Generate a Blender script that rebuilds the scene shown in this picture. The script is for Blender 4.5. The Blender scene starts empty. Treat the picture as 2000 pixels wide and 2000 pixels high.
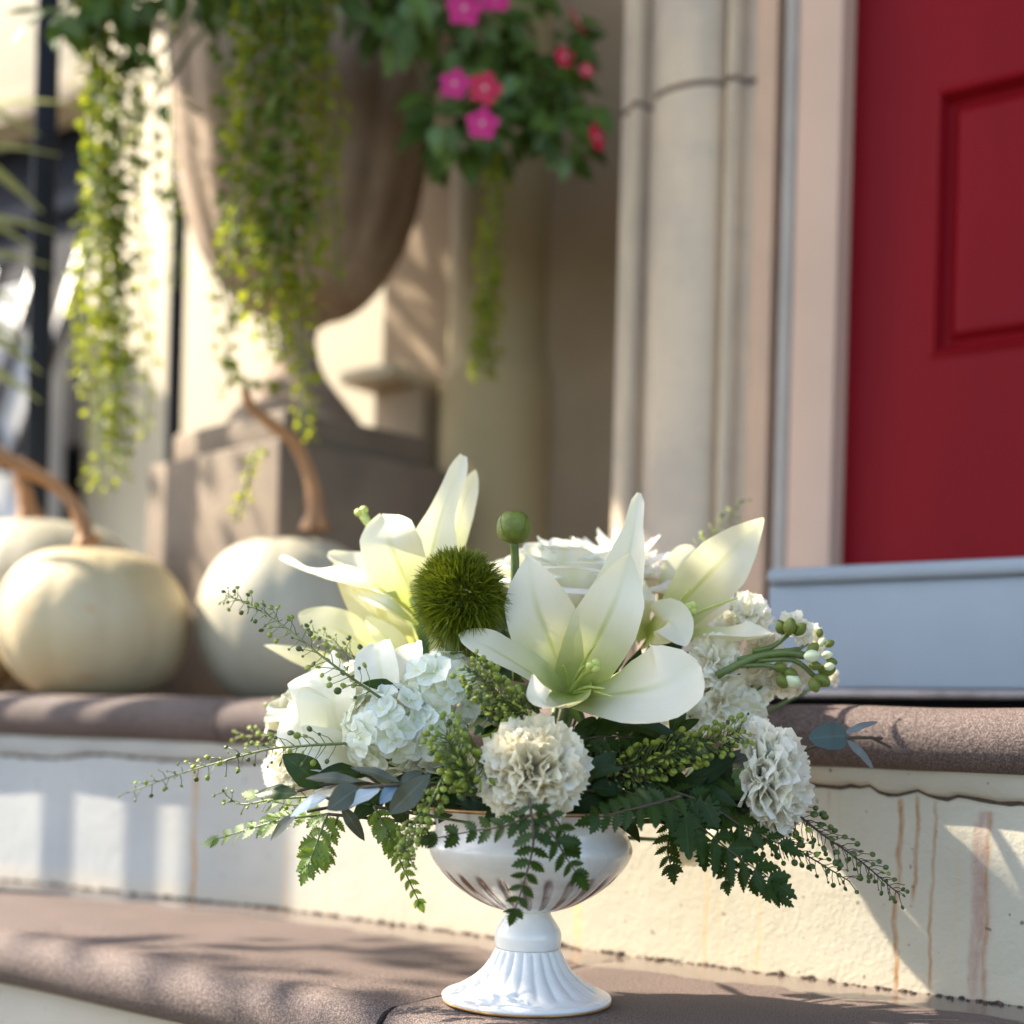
import bpy, bmesh, math, random
from math import sin, cos, pi, radians, sqrt, exp
from mathutils import Vector, Matrix
V = Vector
random.seed(7)
sc = bpy.context.scene
col = sc.collection

# ---------------------------------------------------------------- camera
F, CX, CY, ROLL, HC = 2700.0, 1000.0, 1420.0, radians(1.5), 0.205   # lens in pixels of the 2000 px frame, level camera with a shifted lens
cd = bpy.data.cameras.new('camera')
cam = bpy.data.objects.new('camera', cd); col.objects.link(cam); sc.camera = cam
cd.sensor_width = 36; cd.lens = F / 2000 * 36
cd.shift_x = 0; cd.shift_y = (CY - 1000) / 2000
cr, sr = cos(ROLL), sin(ROLL)
cam.matrix_world = Matrix(((cr, -sr, 0, 0), (0, 0, -1, 0), (sr, cr, 0, HC), (0, 0, 0, 1)))
cd.clip_start = 0.02; cd.clip_end = 400
cd.dof.use_dof = True; cd.dof.focus_distance = 0.99; cd.dof.aperture_fstop = 3.0; cd.dof.aperture_blades = 0

# ---------------------------------------------------------------- sky, sun, exposure
SUN = V((-0.72, 0.17, 0.66)).normalized()          # direction towards the sun
world = bpy.data.worlds.new('World'); sc.world = world; world.use_nodes = True
wn, wk = world.node_tree.nodes, world.node_tree.links
sky = wn.new('ShaderNodeTexSky'); sky.sky_type = 'NISHITA'; sky.sun_disc = False
sky.sun_elevation = math.asin(SUN.z); sky.sun_rotation = math.atan2(SUN.x, SUN.y)
sky.air_density = 1.0; sky.dust_density = 1.5
bgn = wn['Background']; wk.new(sky.outputs[0], bgn.inputs[0]); bgn.inputs[1].default_value = 0.15
sd = bpy.data.lights.new('sun', 'SUN'); sd.energy = 4.6; sd.angle = radians(0.5); sd.color = (1.0, 0.9, 0.74)
so = bpy.data.objects.new('sun', sd); col.objects.link(so)
so.rotation_euler = (-SUN).to_track_quat('-Z', 'Y').to_euler(); so.location = (-3, 0, 5)
sc.view_settings.view_transform = 'Standard'; sc.view_settings.look = 'None'
sc.view_settings.exposure = 1.78; sc.view_settings.gamma = 1; sc.view_settings.use_curve_mapping = False

# ---------------------------------------------------------------- design helpers
def W(px, py, d):                                   # a point of the place seen at pixel px,py at distance d
    ix = (px - CX) / F; iy = (CY - py) / F
    return V(((ix * cr - iy * sr) * d, d, HC + (ix * sr + iy * cr) * d))
def PX(px, d=1.0): return px / F * d                # pixels to metres at a distance

TH = radians(34.6)
T_ = V((cos(TH), -sin(TH), 0)); N_ = V((sin(TH), cos(TH), 0)); O_ = V((0, 1.341, 0))
def L(s, n, z): return O_ + T_ * s + N_ * n + V((0, 0, z))   # house frame: s along the front, n into the house
def LP(px, py, n):                                  # house coordinates of a pixel on the plane at depth n
    D = W(px, py, 1.0) - V((0, 0, HC)); d = (n + O_.dot(N_)) / D.dot(N_)
    p = D * d + V((0, 0, HC)); return (p - O_).dot(T_), p.z

WL = {}
def reg(o, w): WL[o.name] = V(w); return o
def tag(o, label=None, cat=None, group=None, kind=None):
    if label: o['label'] = label
    if cat: o['category'] = cat
    if group: o['group'] = group
    if kind: o['kind'] = kind
    return o
def thing(name, label, cat, loc, group=None):
    o = bpy.data.objects.new(name, None); col.objects.link(o); o.location = loc; o.empty_display_size = .02
    reg(o, loc); return tag(o, label, cat, group)

class MB:
    def __init__(s): s.v = []; s.f = []; s.uv = []
    def grid(s, rows, uvs=None, wrap=False):
        b = len(s.v); m = len(rows[0])
        for i, r in enumerate(rows):
            for j, p in enumerate(r):
                s.v.append(tuple(p)); s.uv.append(uvs[i][j] if uvs else (i / max(1, len(rows) - 1), j / max(1, m - 1)))
        for i in range(len(rows) - 1):
            for j in range(m if wrap else m - 1):
                k = (j + 1) % m
                s.f.append((b + i * m + j, b + i * m + k, b + (i + 1) * m + k, b + (i + 1) * m + j))
        return b
    def tube(s, pts, rad, n=6, uvf=None):
        pts = [V(p) for p in pts]; rows = []; uvs = []
        if not hasattr(rad, '__len__'): rad = [rad] * len(pts)
        ref = V((0.13, 0.2, 0.97))
        for i, p in enumerate(pts):
            t = (pts[min(i + 1, len(pts) - 1)] - pts[max(i - 1, 0)])
            t = t.normalized() if t.length > 1e-9 else V((0, 0, 1))
            if abs(t.dot(ref)) > .98: ref = V((1, .1, 0)).normalized()
            a = t.cross(ref).normalized(); b = a.cross(t)
            rows.append([p + (a * cos(2 * pi * j / n) + b * sin(2 * pi * j / n)) * rad[i] for j in range(n)])
            uvs.append([(i / (len(pts) - 1), j / n) for j in range(n)])
        b0 = s.grid(rows, uvs, True)
        s.f.append(tuple(b0 + j for j in range(n))[::-1]); s.f.append(tuple(b0 + (len(pts) - 1) * n + j for j in range(n)))
    def lathe(s, c, prof, n=48, rf=None, uvf=None):
        rows = []; uvs = []; c = V(c)
        for i, (r, z) in enumerate(prof):
            row = []; uu = []
            for j in range(n):
                a = 2 * pi * j / n; rr = r * (rf(a, r, z, i) if rf else 1)
                row.append(c + V((cos(a) * rr, sin(a) * rr, z))); uu.append(uvf(a, r, z, i) if uvf else (i / len(prof), j / n))
            rows.append(row); uvs.append(uu)
        s.grid(rows, uvs, True)
    def box(s, c, ax, ay, az, bev=0.0):               # half-extent vectors
        bm = bmesh.new(); c, ax, ay, az = V(c), V(ax), V(ay), V(az)
        vs = [bm.verts.new(V((x, y, z))) for z in (-1, 1) for y in (-1, 1) for x in (-1, 1)]
        lx, ly, lz = ax.length, ay.length, az.length
        for v in vs: v.co = V((v.co.x * lx, v.co.y * ly, v.co.z * lz))
        for q in ((0, 2, 3, 1), (4, 5, 7, 6), (0, 1, 5, 4), (2, 6, 7, 3), (0, 4, 6, 2), (1, 3, 7, 5)): bm.faces.new([vs[k] for k in q])
        if bev: bmesh.ops.bevel(bm, geom=bm.edges[:] , offset=bev, segments=3, profile=.5, affect='EDGES')
        M = Matrix((ax.normalized(), ay.normalized(), az.normalized())).transposed(); b = len(s.v)
        bm.verts.ensure_lookup_table(); bm.verts.index_update()
        for v in bm.verts: s.v.append(tuple(c + M @ v.co)); s.uv.append((v.co.x, v.co.z))
        for f in bm.faces: s.f.append(tuple(b + v.index for v in f.verts))
        bm.free()
    def ball(s, c, r, sub=1, sq=(1, 1, 1), R=None):
        bm = bmesh.new(); bmesh.ops.create_icosphere(bm, subdivisions=sub, radius=1); b = len(s.v)
        bm.verts.ensure_lookup_table(); bm.verts.index_update()
        for v in bm.verts:
            q = V((v.co.x * sq[0], v.co.y * sq[1], v.co.z * sq[2])) * r
            if R: q = R @ q
            s.v.append(tuple(V(c) + q)); s.uv.append((v.co.z * .5 + .5, .5))
        for f in bm.faces: s.f.append(tuple(b + v.index for v in f.verts))
        bm.free()
    def mesh(s, name, mat, org=(0, 0, 0), smooth=True):
        me = bpy.data.meshes.new(name); o = V(org)
        me.from_pydata([tuple(V(p) - o) for p in s.v], [], s.f)
        uvl = me.uv_layers.new(name='UVMap'); li = [0] * len(me.loops); me.loops.foreach_get('vertex_index', li)
        flat = []
        for k in li: flat += [s.uv[k][0], s.uv[k][1]]
        uvl.data.foreach_set('uv', flat)
        if smooth: me.polygons.foreach_set('use_smooth', [True] * len(me.polygons))
        me.materials.append(mat); me.update(); return me
def part(name, mb, mat, parent=None, smooth=True, label=None, kind=None, sharp=False):
    org = WL[parent.name] if parent else V((0, 0, 0))
    me = mb.mesh(name, mat, org, smooth)
    if sharp: me.set_sharp_from_angle(angle=radians(35))
    o = bpy.data.objects.new(name, me); col.objects.link(o)
    if parent: o.parent = parent
    reg(o, org); return tag(o, label, kind=kind)
def solo(name, mb, mat, label, cat, group=None, kind=None, smooth=True, sharp=False):
    c = V((0, 0, 0))
    for p in mb.v: c += V(p)
    c /= len(mb.v); c.z = min(p[2] for p in mb.v)
    me = mb.mesh(name, mat, c, smooth)
    if sharp: me.set_sharp_from_angle(angle=radians(35))
    o = bpy.data.objects.new(name, me); col.objects.link(o); o.location = c; reg(o, c)
    return tag(o, label, cat, group, kind)
def inst(name, me, parent, M, local=False, mat=None, label=None):
    o = bpy.data.objects.new(name, me); col.objects.link(o); o.parent = parent
    if not local:
        M = Matrix.Translation(-WL[parent.name]) @ M
    o.matrix_basis = M
    if label: o['label'] = label
    return o
def frame(p, x, z):                                  # matrix with local X along x, local Z near z
    x = V(x).normalized(); z = V(z); y = z.cross(x)
    if y.length < 1e-6: y = V((0, 1, 0.1)).cross(x)
    y.normalize(); z = x.cross(y)
    M = Matrix((x, y, z)).transposed().to_4x4(); M.translation = V(p); return M
def catmull(P, n):
    P = [V(p) for p in P]; Q = [P[0] * 2 - P[1]] + P + [P[-1] * 2 - P[-2]]; out = []
    for i in range(n + 1):
        t = i / n * (len(P) - 1); k = min(int(t), len(P) - 2); u = t - k
        a, b, c, d = Q[k], Q[k + 1], Q[k + 2], Q[k + 3]
        out.append(.5 * ((2 * b) + (c - a) * u + (2 * a - 5 * b + 4 * c - d) * u * u + (3 * b - a - 3 * c + d) * u ** 3))
    return out
def lerpl(tab, t):
    for (a, x), (b, y) in zip(tab, tab[1:]):
        if t <= b: return x + (y - x) * (t - a) / (b - a)
    return tab[-1][1]
def rv(s=1.0): return V((random.uniform(-s, s), random.uniform(-s, s), random.uniform(-s, s)))

# ---------------------------------------------------------------- materials
class NT:
    def __init__(s, name):
        s.m = bpy.data.materials.new(name); s.m.use_nodes = True; s.t = s.m.node_tree; s.p = s.t.nodes['Principled BSDF']
    def n(s, typ, **kw):
        x = s.t.nodes.new(typ)
        for k, v in kw.items():
            if k.startswith('i_'): x.inputs[k[2:].replace('_', ' ')].default_value = v
            elif k[:2] == 'k_': x.inputs[int(k[2:])].default_value = v
            else: setattr(x, k, v)
        return x
    def l(s, a, b): s.t.links.new(a, b)
    def math(s, op, a, b=None, c=None, clamp=False):
        x = s.t.nodes.new('ShaderNodeMath'); x.operation = op; x.use_clamp = clamp
        for i, q in enumerate((a, b, c)):
            if q is None: continue
            if isinstance(q, (int, float)): x.inputs[i].default_value = q
            else: s.l(q, x.inputs[i])
        return x.outputs[0]
    def mix(s, f, a, b, bt='MIX'):
        x = s.t.nodes.new('ShaderNodeMix'); x.data_type = 'RGBA'; x.blend_type = bt
        for i, q in ((0, f), (6, a), (7, b)):
            if isinstance(q, (int, float)): x.inputs[i].default_value = q
            elif isinstance(q, tuple): x.inputs[i].default_value = (*q, 1) if len(q) == 3 else q
            else: s.l(q, x.inputs[i])
        return x.outputs[2]
    def noise(s, vec, scale, det=4, rough=.55, dist=0.0):
        x = s.n('ShaderNodeTexNoise'); x.inputs['Scale'].default_value = scale; x.inputs['Detail'].default_value = det
        x.inputs['Roughness'].default_value = rough; x.inputs['Distortion'].default_value = dist
        if vec is not None: s.l(vec, x.inputs['Vector'])
        return x.outputs[0]
    def ramp(s, f, a, b, lo=0.0, hi=1.0):
        x = s.n('ShaderNodeMapRange'); x.inputs[1].default_value = a; x.inputs[2].default_value = b
        x.inputs[3].default_value = lo; x.inputs[4].default_value = hi; s.l(f, x.inputs[0]); x.interpolation_type = 'SMOOTHSTEP'; return x.outputs[0]
    def coord(s, k='Object'): return s.n('ShaderNodeTexCoord').outputs[k]
    def scale(s, vec, sx, sy, sz):
        x = s.n('ShaderNodeMapping'); x.inputs['Scale'].default_value = (sx, sy, sz); s.l(vec, x.inputs[0]); return x.outputs[0]
    def xyz(s, vec):
        x = s.n('ShaderNodeSeparateXYZ'); s.l(vec, x.inputs[0]); return x.outputs
    def bump(s, h, strength, dist):
        x = s.n('ShaderNodeBump'); x.inputs['Strength'].default_value = strength; x.inputs['Distance'].default_value = dist
        s.l(h, x.inputs['Height']); s.l(x.outputs[0], s.p.inputs['Normal']); return x.outputs[0]
    def color(s, c):
        if isinstance(c, tuple): s.p.inputs['Base Color'].default_value = (*c, 1)
        else: s.l(c, s.p.inputs['Base Color'])
    def rough(s, r):
        if isinstance(r, (int, float)): s.p.inputs['Roughness'].default_value = r
        else: s.l(r, s.p.inputs['Roughness'])
    def translucent(s, c, f):
        tr = s.n('ShaderNodeBsdfTranslucent')
        if isinstance(c, tuple): tr.inputs[0].default_value = (*c, 1)
        else: s.l(c, tr.inputs[0])
        mx = s.n('ShaderNodeMixShader'); mx.inputs[0].default_value = f
        s.l(s.p.outputs[0], mx.inputs[1]); s.l(tr.outputs[0], mx.inputs[2])
        s.l(mx.outputs[0], s.t.nodes['Material Output'].inputs[0])

def m_plain(name, c, rough=.6, c2=None, ns=30, bump=0, bs=200, metal=0, coat=0, bd=.001):
    m = NT(name); o = m.coord()
    if c2: m.color(m.mix(m.ramp(m.noise(o, ns, 5), .35, .68), c, c2))
    else: m.color(c)
    m.rough(rough); m.p.inputs['Metallic'].default_value = metal; m.p.inputs['Coat Weight'].default_value = coat
    if bump: m.bump(m.noise(o, bs, 4), bump, bd)
    return m.m
def m_leaf(name, c, c2, tr=(.25, .4, .04), f=.3, rough=.42, ns=60, vein=0.0, spec=.5):
    m = NT(name); o = m.coord(); uv = m.xyz(m.coord('UV'))
    rnd = m.n('ShaderNodeObjectInfo').outputs['Random']
    base = m.mix(m.math('ADD', m.math('MULTIPLY', m.noise(o, ns, 3), .7), m.math('MULTIPLY', rnd, .35)), c, c2)
    if vein:
        mid = m.ramp(m.math('ABSOLUTE', m.math('SUBTRACT', uv[1], .5)), .0, .05, 1, 0)
        base = m.mix(m.math('MULTIPLY', mid, vein), base, tuple(min(1, x * 2.2 + .02) for x in c2))
    m.color(base); m.rough(rough); m.p.inputs['Specular IOR Level'].default_value = spec
    m.bump(m.noise(o, ns * 6, 3), .25, .0006); m.translucent(m.mix(.5, base, tr, 'MIX'), f); return m.m
def m_petal(name, c, cb, tr, f=.32, rough=.55, mid=.75, base=.45, edge=None, ns=25):
    # uv.x runs from base to tip, uv.y across: the pigment of the throat and the midrib
    m = NT(name); uv = m.xyz(m.coord('UV')); o = m.coord()
    t = uv[0]; a = m.math('ABSOLUTE', m.math('SUBTRACT', uv[1], .5))
    rib = m.math('MULTIPLY', m.ramp(a, .0, .09, 1, 0), m.ramp(t, .25, mid, 1, 0))
    thr = m.ramp(t, .05, base, .85, 0)
    fac = m.math('MAXIMUM', m.math('MULTIPLY', rib, .8), thr)
    nz = m.noise(o, ns, 3); fac = m.math('MULTIPLY', fac, m.ramp(nz, .2, .6, .7, 1))
    c1 = m.mix(m.ramp(nz, .35, .7), c, tuple(x * y for x, y in zip(c, (.97, .95, .88))))
    if edge: c1 = m.mix(m.ramp(t, .7, 1), c1, edge)
    st = m.noise(m.scale(m.coord('UV'), 2.5, 34, 1), 1.0, 3)
    c1 = m.mix(m.ramp(st, .5, .72, 0, .35), c1, tuple(x * y for x, y in zip(c, (.84, .86, .66))))
    c1 = m.mix(m.ramp(m.noise(o, 170, 2), .74, .8, 0, .25), c1, (.5, .36, .18))
    cc = m.mix(fac, c1, cb); m.color(cc); m.rough(rough)
    st = m.math('ADD', st, m.math('MULTIPLY', nz, 1.5)); m.bump(m.math('ADD', st, m.math('MULTIPLY', m.noise(o, 400, 2), .4)), .18, .0008)
    m.p.inputs['Subsurface Weight'].default_value = 0
    m.translucent(m.mix(fac, tr, cb), f); return m.m
M = {}
# ================================================================ setting: steps
def m_stone_tread():
    m = NT('brown_concrete'); o = m.coord(); uv = m.xyz(m.coord('UV'))
    g = m.noise(o, 900, 3, .7); b = m.noise(o, 9, 5, .6); sp = m.noise(o, 260, 2)
    base = m.mix(m.ramp(b, .3, .7), (.042, .025, .02), (.072, .046, .038))
    base = m.mix(m.ramp(g, .45, .6, 0, .7), base, (.26, .195, .17))
    base = m.mix(m.ramp(sp, .6, .72, 0, .6), base, (.035, .02, .016))
    wob = m.math('MULTIPLY', m.math('SUBTRACT', m.noise(o, 11, 4), .5), .075)
    wet = m.ramp(m.math('ADD', uv[1], wob), .062, .072, 1, 0)
    m.color(m.mix(m.math('MULTIPLY', wet, .6), base, (.15, .12, .1)))
    m.rough(m.math('SUBTRACT', .8, m.math('MULTIPLY', wet, .66)))
    m.bump(m.math('MULTIPLY', m.math('ADD', m.math('MULTIPLY', g, .5), m.math('ADD', sp, m.math('MULTIPLY', b, .8))), m.math('SUBTRACT', 1.0, m.math('MULTIPLY', wet, .93))), .9, .0013)
    return m.m
M['tread'] = m_stone_tread()

def m_riser(streaks):
    m = NT('stained_cream_plaster'); uvc = m.coord('UV'); uv = m.xyz(uvc); o = m.coord()
    n1 = m.noise(o, 60, 5, .6); n2 = m.noise(o, 8, 4)
    base = m.mix(m.ramp(n2, .3, .7), (.47, .43, .335), (.41, .37, .28)); base = m.mix(m.ramp(uv[0], -.62, -.05, 1, 0), base, m.mix(m.ramp(n2, .3, .7), (.41, .41, .39), (.36, .36, .35)))
    base = m.mix(m.ramp(uv[1], .0, .03, .5, 0), base, (.5, .4, .28))
    wob = m.math('MULTIPLY', m.math('SUBTRACT', m.noise(m.scale(uvc, 6, 26, 1), 1, 3), .5), .011)
    brk = m.math('MULTIPLY', m.ramp(m.noise(m.scale(uvc, 90, 14, 1), 1, 3), .3, .6, .35, 1), m.ramp(m.noise(m.scale(uvc, 260, 60, 1), 1, 4), .35, .6, .55, 1))
    for s0, z0, z1, w, st, c in streaks:
        dx = m.math('ABSOLUTE', m.math('SUBTRACT', m.math('ADD', uv[0], wob), s0))
        k = m.math('MULTIPLY', m.ramp(dx, w * .15, w * .85, 1, 0), m.math('MULTIPLY', m.ramp(uv[1], z0, z0 + .02), m.ramp(uv[1], z1 - .004, z1, 1, 0)))
        base = m.mix(m.math('MULTIPLY', m.math('MULTIPLY', k, brk), min(1.4, st * 1.2), None, True), base, c)
    sp = m.noise(o, 150, 1)
    base = m.mix(m.ramp(sp, .745, .77, 0, .8), base, (.1, .07, .05))
    m.color(base); m.rough(.75)
    m.bump(m.math('ADD', m.math('MULTIPLY', n1, 1.0), m.math('MULTIPLY', m.noise(o, 240, 3), .5)), .5, .0016)
    return m.m

KX = -.246
def wall_y(x): return 1.511 - .54 * (x - KX) if x < KX else 1.511 - .69 * (x - KX)
wall_pts = [V((x, wall_y(x), 0)) for x in [-2.6, -1.9, -1.3, -.9, -.638, -.44, KX - .012, KX + .012, -.12, 0, .138, .236, .395, .7, 1.2, 1.9]]
FR = [(-2.6, 2.55), (-1.9, 2.16), (-1.2, 1.735), (-.8, 1.505), (-.48, 1.29), (-.309, 1.165), (-.15, 1.04), (0, .925), (.2, .775), (.45, .6), (.9, .27), (1.4, -.1)]
front_pts = catmull([V((x, y, 0)) for x, y in FR], 60)
def inward(P, i):
    t = (P[min(i + 1, len(P) - 1)] - P[max(i - 1, 0)]).normalized(); return V((-t.y, t.x, 0))
def arclen(P):
    a = [0.0]
    for p, q in zip(P, P[1:]): a.append(a[-1] + (q - p).length)
    return a
def wdist(p):                                        # distance from the lower riser
    best = 9
    for a, b in zip(wall_pts, wall_pts[1:]):
        ab = b - a; t = max(0, min(1, (p - a).dot(ab) / ab.length_squared)); best = min(best, (p - a - ab * t).length)
    return best
def slab(P, z, r, depth, cuts, name, parent, joint=.0012, jag=0.0):
    """a row of bull-nosed stones whose front follows the line P"""
    A = arclen(P)
    def at(s):
        s = max(0, min(A[-1], s))
        for i in range(len(P) - 1):
            if s <= A[i + 1]:
                u = (s - A[i]) / (A[i + 1] - A[i]); return P[i].lerp(P[i + 1], u), inward(P, i).lerp(inward(P, i + 1), u).normalized()
        return P[-1], inward(P, len(P) - 1)
    ed = [0] + cuts + [A[-1]]
    for a, b in zip(ed, ed[1:]):
        mb = MB(); n = max(6, int((b - a) / .02)); rows = []; uvs = []
        prof = [(depth, 0)] + [(.52 - .018 * q, 0) for q in range(18)] + [(.2, 0), (.12, 0), (.07, 0), (.045, 0)] + [(r - r * sin(q), -r + r * cos(q)) for q in [pi * k / 12 for k in range(13)]] + [(.06, -2 * r)]
        for i in range(n + 1):
            s = a + joint + (b - a - 2 * joint) * i / n; p, q = at(s); row = []; uu = []
            e = min(1, min(i, n - i) / 1.0); dz = -.0018 * (1 - e)
            for (o, h) in prof:
                w = V((random.uniform(-1, 1), random.uniform(-1, 1), 0)) * (.0022 if (i in (0, n) and jag) else 0)
                pp = p + q * (o + .0012 * sin(s * 23 + o * 40) + (.0015 * (1 - e) if o < .06 else 0)) + V((0, 0, z + h + dz + (.0008 * sin(s * 31) if h > -.01 and o < .1 else 0))) + w
                row.append(pp); uu.append((s, wdist(V((pp.x, pp.y, 0))) if z < .1 else 5.0))
            rows.append(row); uvs.append(uu)
        rows = [list(x) for x in zip(*rows)]; uvs = [list(x) for x in zip(*uvs)]
        mb.grid(rows[::-1], uvs[::-1])
        for e in (0, -1):
            bb = len(mb.v); ring = [rw[e] for rw in rows[16:]]
            mb.v += [tuple(x) for x in ring]; mb.uv += [(0, 5)] * len(ring); f = tuple(range(bb, bb + len(ring))); mb.f.append(f if e else f[::-1])
        part(name, mb, M['tread'], parent)
steps = thing('front_steps', 'two brown rounded concrete steps with rust stained cream risers below the porch', 'steps', (0, 1.34, 0))
Pz = front_pts
A_ = arclen(Pz)
def near_s(P, A, x):
    for i in range(len(P) - 1):
        if P[i].x <= x <= P[i + 1].x: return A[i] + (A[i + 1] - A[i]) * (x - P[i].x) / (P[i + 1].x - P[i].x)
jx = W(728, 1985, .99).x
slab(Pz, 0, .026, .75, [near_s(Pz, A_, -1.15), near_s(Pz, A_, jx), near_s(Pz, A_, jx + .72)], 'step_stone', steps, jag=1)
up = [p - inward(wall_pts, i) * .027 for i, p in enumerate(wall_pts)]
upd = []
for a, b in zip(up, up[1:]):
    upd += [a, a.lerp(b, .5)]
upd.append(up[-1]); A2 = arclen(upd)
slab(upd, .230, .026, 1.6, [near_s(upd, A2, -1.02), near_s(upd, A2, -.33), near_s(upd, A2, .62)], 'porch_stone', steps)

def strip(P, z0, z1, off, thick=.0, nz=8, seed=0, wav=0):
    mb = MB(); A = arclen(P); rows = []; uvs = []; random.seed(seed)
    for i in range(len(P) - 1):
        k = max(1, int((A[i + 1] - A[i]) / .03))
        for j in range(k + (1 if i == len(P) - 2 else 0)):
            u = j / k; p = P[i].lerp(P[i + 1], u) + inward(P, i).lerp(inward(P, i + 1), u) * off
            rows.append([p + V((0, 0, z0 + (z1 - z0) * m / nz)) for m in range(nz + 1)]); uvs.append([(A[i] + (A[i + 1] - A[i]) * u - AS0, z0 + (z1 - z0) * m / nz) for m in range(nz + 1)])
    mb.grid(rows, uvs); return mb
AW = arclen(wall_pts); AS0 = near_s(wall_pts, AW, 0.0)
def ws(px, py):                                      # riser arclength coordinate and height at a pixel
    for i in range(len(wall_pts) - 1):
        a, b = wall_pts[i], wall_pts[i + 1]; D = W(px, py, 1) - V((0, 0, HC)); n = inward(wall_pts, 0) if False else V((-(b - a).y, (b - a).x, 0)).normalized()
        d = a.dot(n) / D.dot(n); p = D * d; t = (p - a).dot(b - a) / (b - a).length_squared if True else 0
        t = ((p - a).x * (b - a).x + (p - a).y * (b - a).y) / (b - a).length_squared
        if 0 <= t <= 1: return AW[i] + (AW[i + 1] - AW[i]) * t - AS0, HC + D.z * d
    return 0, 0
RU, RL, RP = (.30, .15, .05), (.5, .33, .15), (.33, .21, .16)
st = []
for (xt, yt, xb, yb, w, k, c) in [(1757, 1555, 1760, 1925, .0042, .95, RU), (1790, 1550, 1788, 1730, .0032, .8, RU), (1824, 1560, 1820, 1920, .0026, .7, RU),
        (1922, 1580, 1905, 1950, .011, .8, RP), (1905, 1600, 1893, 1950, .006, .5, RP), (1930, 1580, 1925, 1950, .003, .6, RU), (1380, 1700, 1376, 1890, .0032, .7, RL), (1405, 1740, 1402, 1890, .002, .45, RL),
        (1484, 1740, 1480, 1900, .0032, .55, RL), (1460, 1740, 1460, 1900, .002, .3, RL), (1130, 1740, 1126, 1845, .009, .85, (.72, .42, .2)), (384, 1485, 372, 1755, .007, .95, (.4, .22, .08)),
        (560, 1640, 560, 1775, .004, .7, (.5, .3, .14)), (137, 1480, 135, 1720, .005, .3, (.5, .4, .3)), (434, 1500, 430, 1770, .003, .4, (.4, .36, .3)), (640, 1650, 640, 1790, .004, .3, RL),
        (1640, 1520, 1637, 1600, .003, .4, (.4, .35, .2)), (1665, 1530, 1663, 1720, .003, .3, (.4, .38, .25)), (1620, 1540, 1620, 1640, .003, .35, RU), (1870, 1650, 1868, 1930, .003, .25, RL)]:
    s0, zt = ws(xt, yt); _, zb = ws(xb, yb); st.append((s0, max(-.01, zb - .02), zt, w, k, c))
M['riser'] = m_riser(st)
random.seed(3)
part('riser', strip(wall_pts, -.02, .2, 0.0), M['riser'], steps)
# lower riser under the first step
lowP = [p + inward(Pz, i) * .03 for i, p in enumerate(Pz)]
part('riser', strip(lowP[::2], -.3, -.045, 0.0), M['riser'], steps)
# mortar lip with a ragged lower edge and a dark crack under it
def lip():
    mb = MB(); rows = []; uvs = []; random.seed(11); dk = MB(); dr = []
    tops = {}
    for (px, py) in [(0, 1470), (100, 1480), (200, 1470), (300, 1480), (560, 1490), (900, 1500), (1400, 1520), (1620, 1530), (1700, 1532), (1730, 1550), (1765, 1551), (1785, 1539), (1815, 1552), (1845, 1555), (1880, 1548), (1910, 1556), (1950, 1562), (2000, 1566)]:
        s, z = ws(px, py); tops[s] = z
    tab = [(-4, .158)] + sorted(tops.items()) + [(4, .158)]
    A = AW; 
    for i in range(len(wall_pts) - 1):
        k = max(1, int((A[i + 1] - A[i]) / .008))
        for j in range(k):
            u = j / k; n = inward(wall_pts, i).lerp(inward(wall_pts, i + 1), u); p = wall_pts[i].lerp(wall_pts[i + 1], u); s = A[i] + (A[i + 1] - A[i]) * u - AS0
            zb = lerpl(tab, s) + random.uniform(-1, 1) * .0011; t = .0055 + .001 * sin(s * 60)
            prof = [(0.0005, zb - .0015), (-.002, zb + .0005), (-t, zb + .003), (-t, .18)]
            rows.append([p + n * o + V((0, 0, z)) for o, z in prof]); uvs.append([(s, z + .3) for o, z in prof])
            dr.append([p + n * -.0007 + V((0, 0, zb - .0022 - random.random() * .0022)), p + n * -.0009 + V((0, 0, zb + .0012))])
    mb.grid(rows, uvs); dk.grid(dr); return mb, dk
lm, dk = lip()
part('mortar_lip', lm, M['riser'], steps)
M['dirt'] = m_plain('dirt', (.045, .03, .022), .95, (.09, .06, .04), 300, .5, 500)
part('crack', dk, M['dirt'], steps)
# crumbs of dirt and leaf litter gathered in the corner
mb = MB(); random.seed(5)
for i in range(620):
    k = random.random(); i0 = random.randrange(4, len(wall_pts) - 2); a, b = wall_pts[i0], wall_pts[i0 + 1]
    p = a.lerp(b, random.random()) - inward(wall_pts, i0) * (abs(random.gauss(0, .006)) + .001)
    r = random.uniform(.0006, .0022) * (1.8 if random.random() < .06 else 1)
    mb.ball(p + V((0, 0, r * .4)), r, 0 if False else 1, (random.uniform(.6, 2.2), random.uniform(.6, 1.6), random.uniform(.4, .9)), Matrix.Rotation(random.random() * 6, 3, 'Z'))
solo('leaf_litter', mb, M['dirt'], 'dark crumbs of dirt and litter along the foot of the cream riser', 'litter', kind='stuff')
# ground
M['ground'] = m_plain('ground_soil', (.11, .09, .06), .95, (.045, .05, .025), 14, .8, 60, bd=.02)
mb = MB(); mb.grid([[V((x, y, -.3)) for x in (-60, -8, -2, 0, 2, 8, 60)] for y in (-60, -10, -3, 0, 1, 3, 10, 60)])
g = solo('ground', mb, M['ground'], 'dry soil ground below the steps', 'ground', kind='structure'); 
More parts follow.
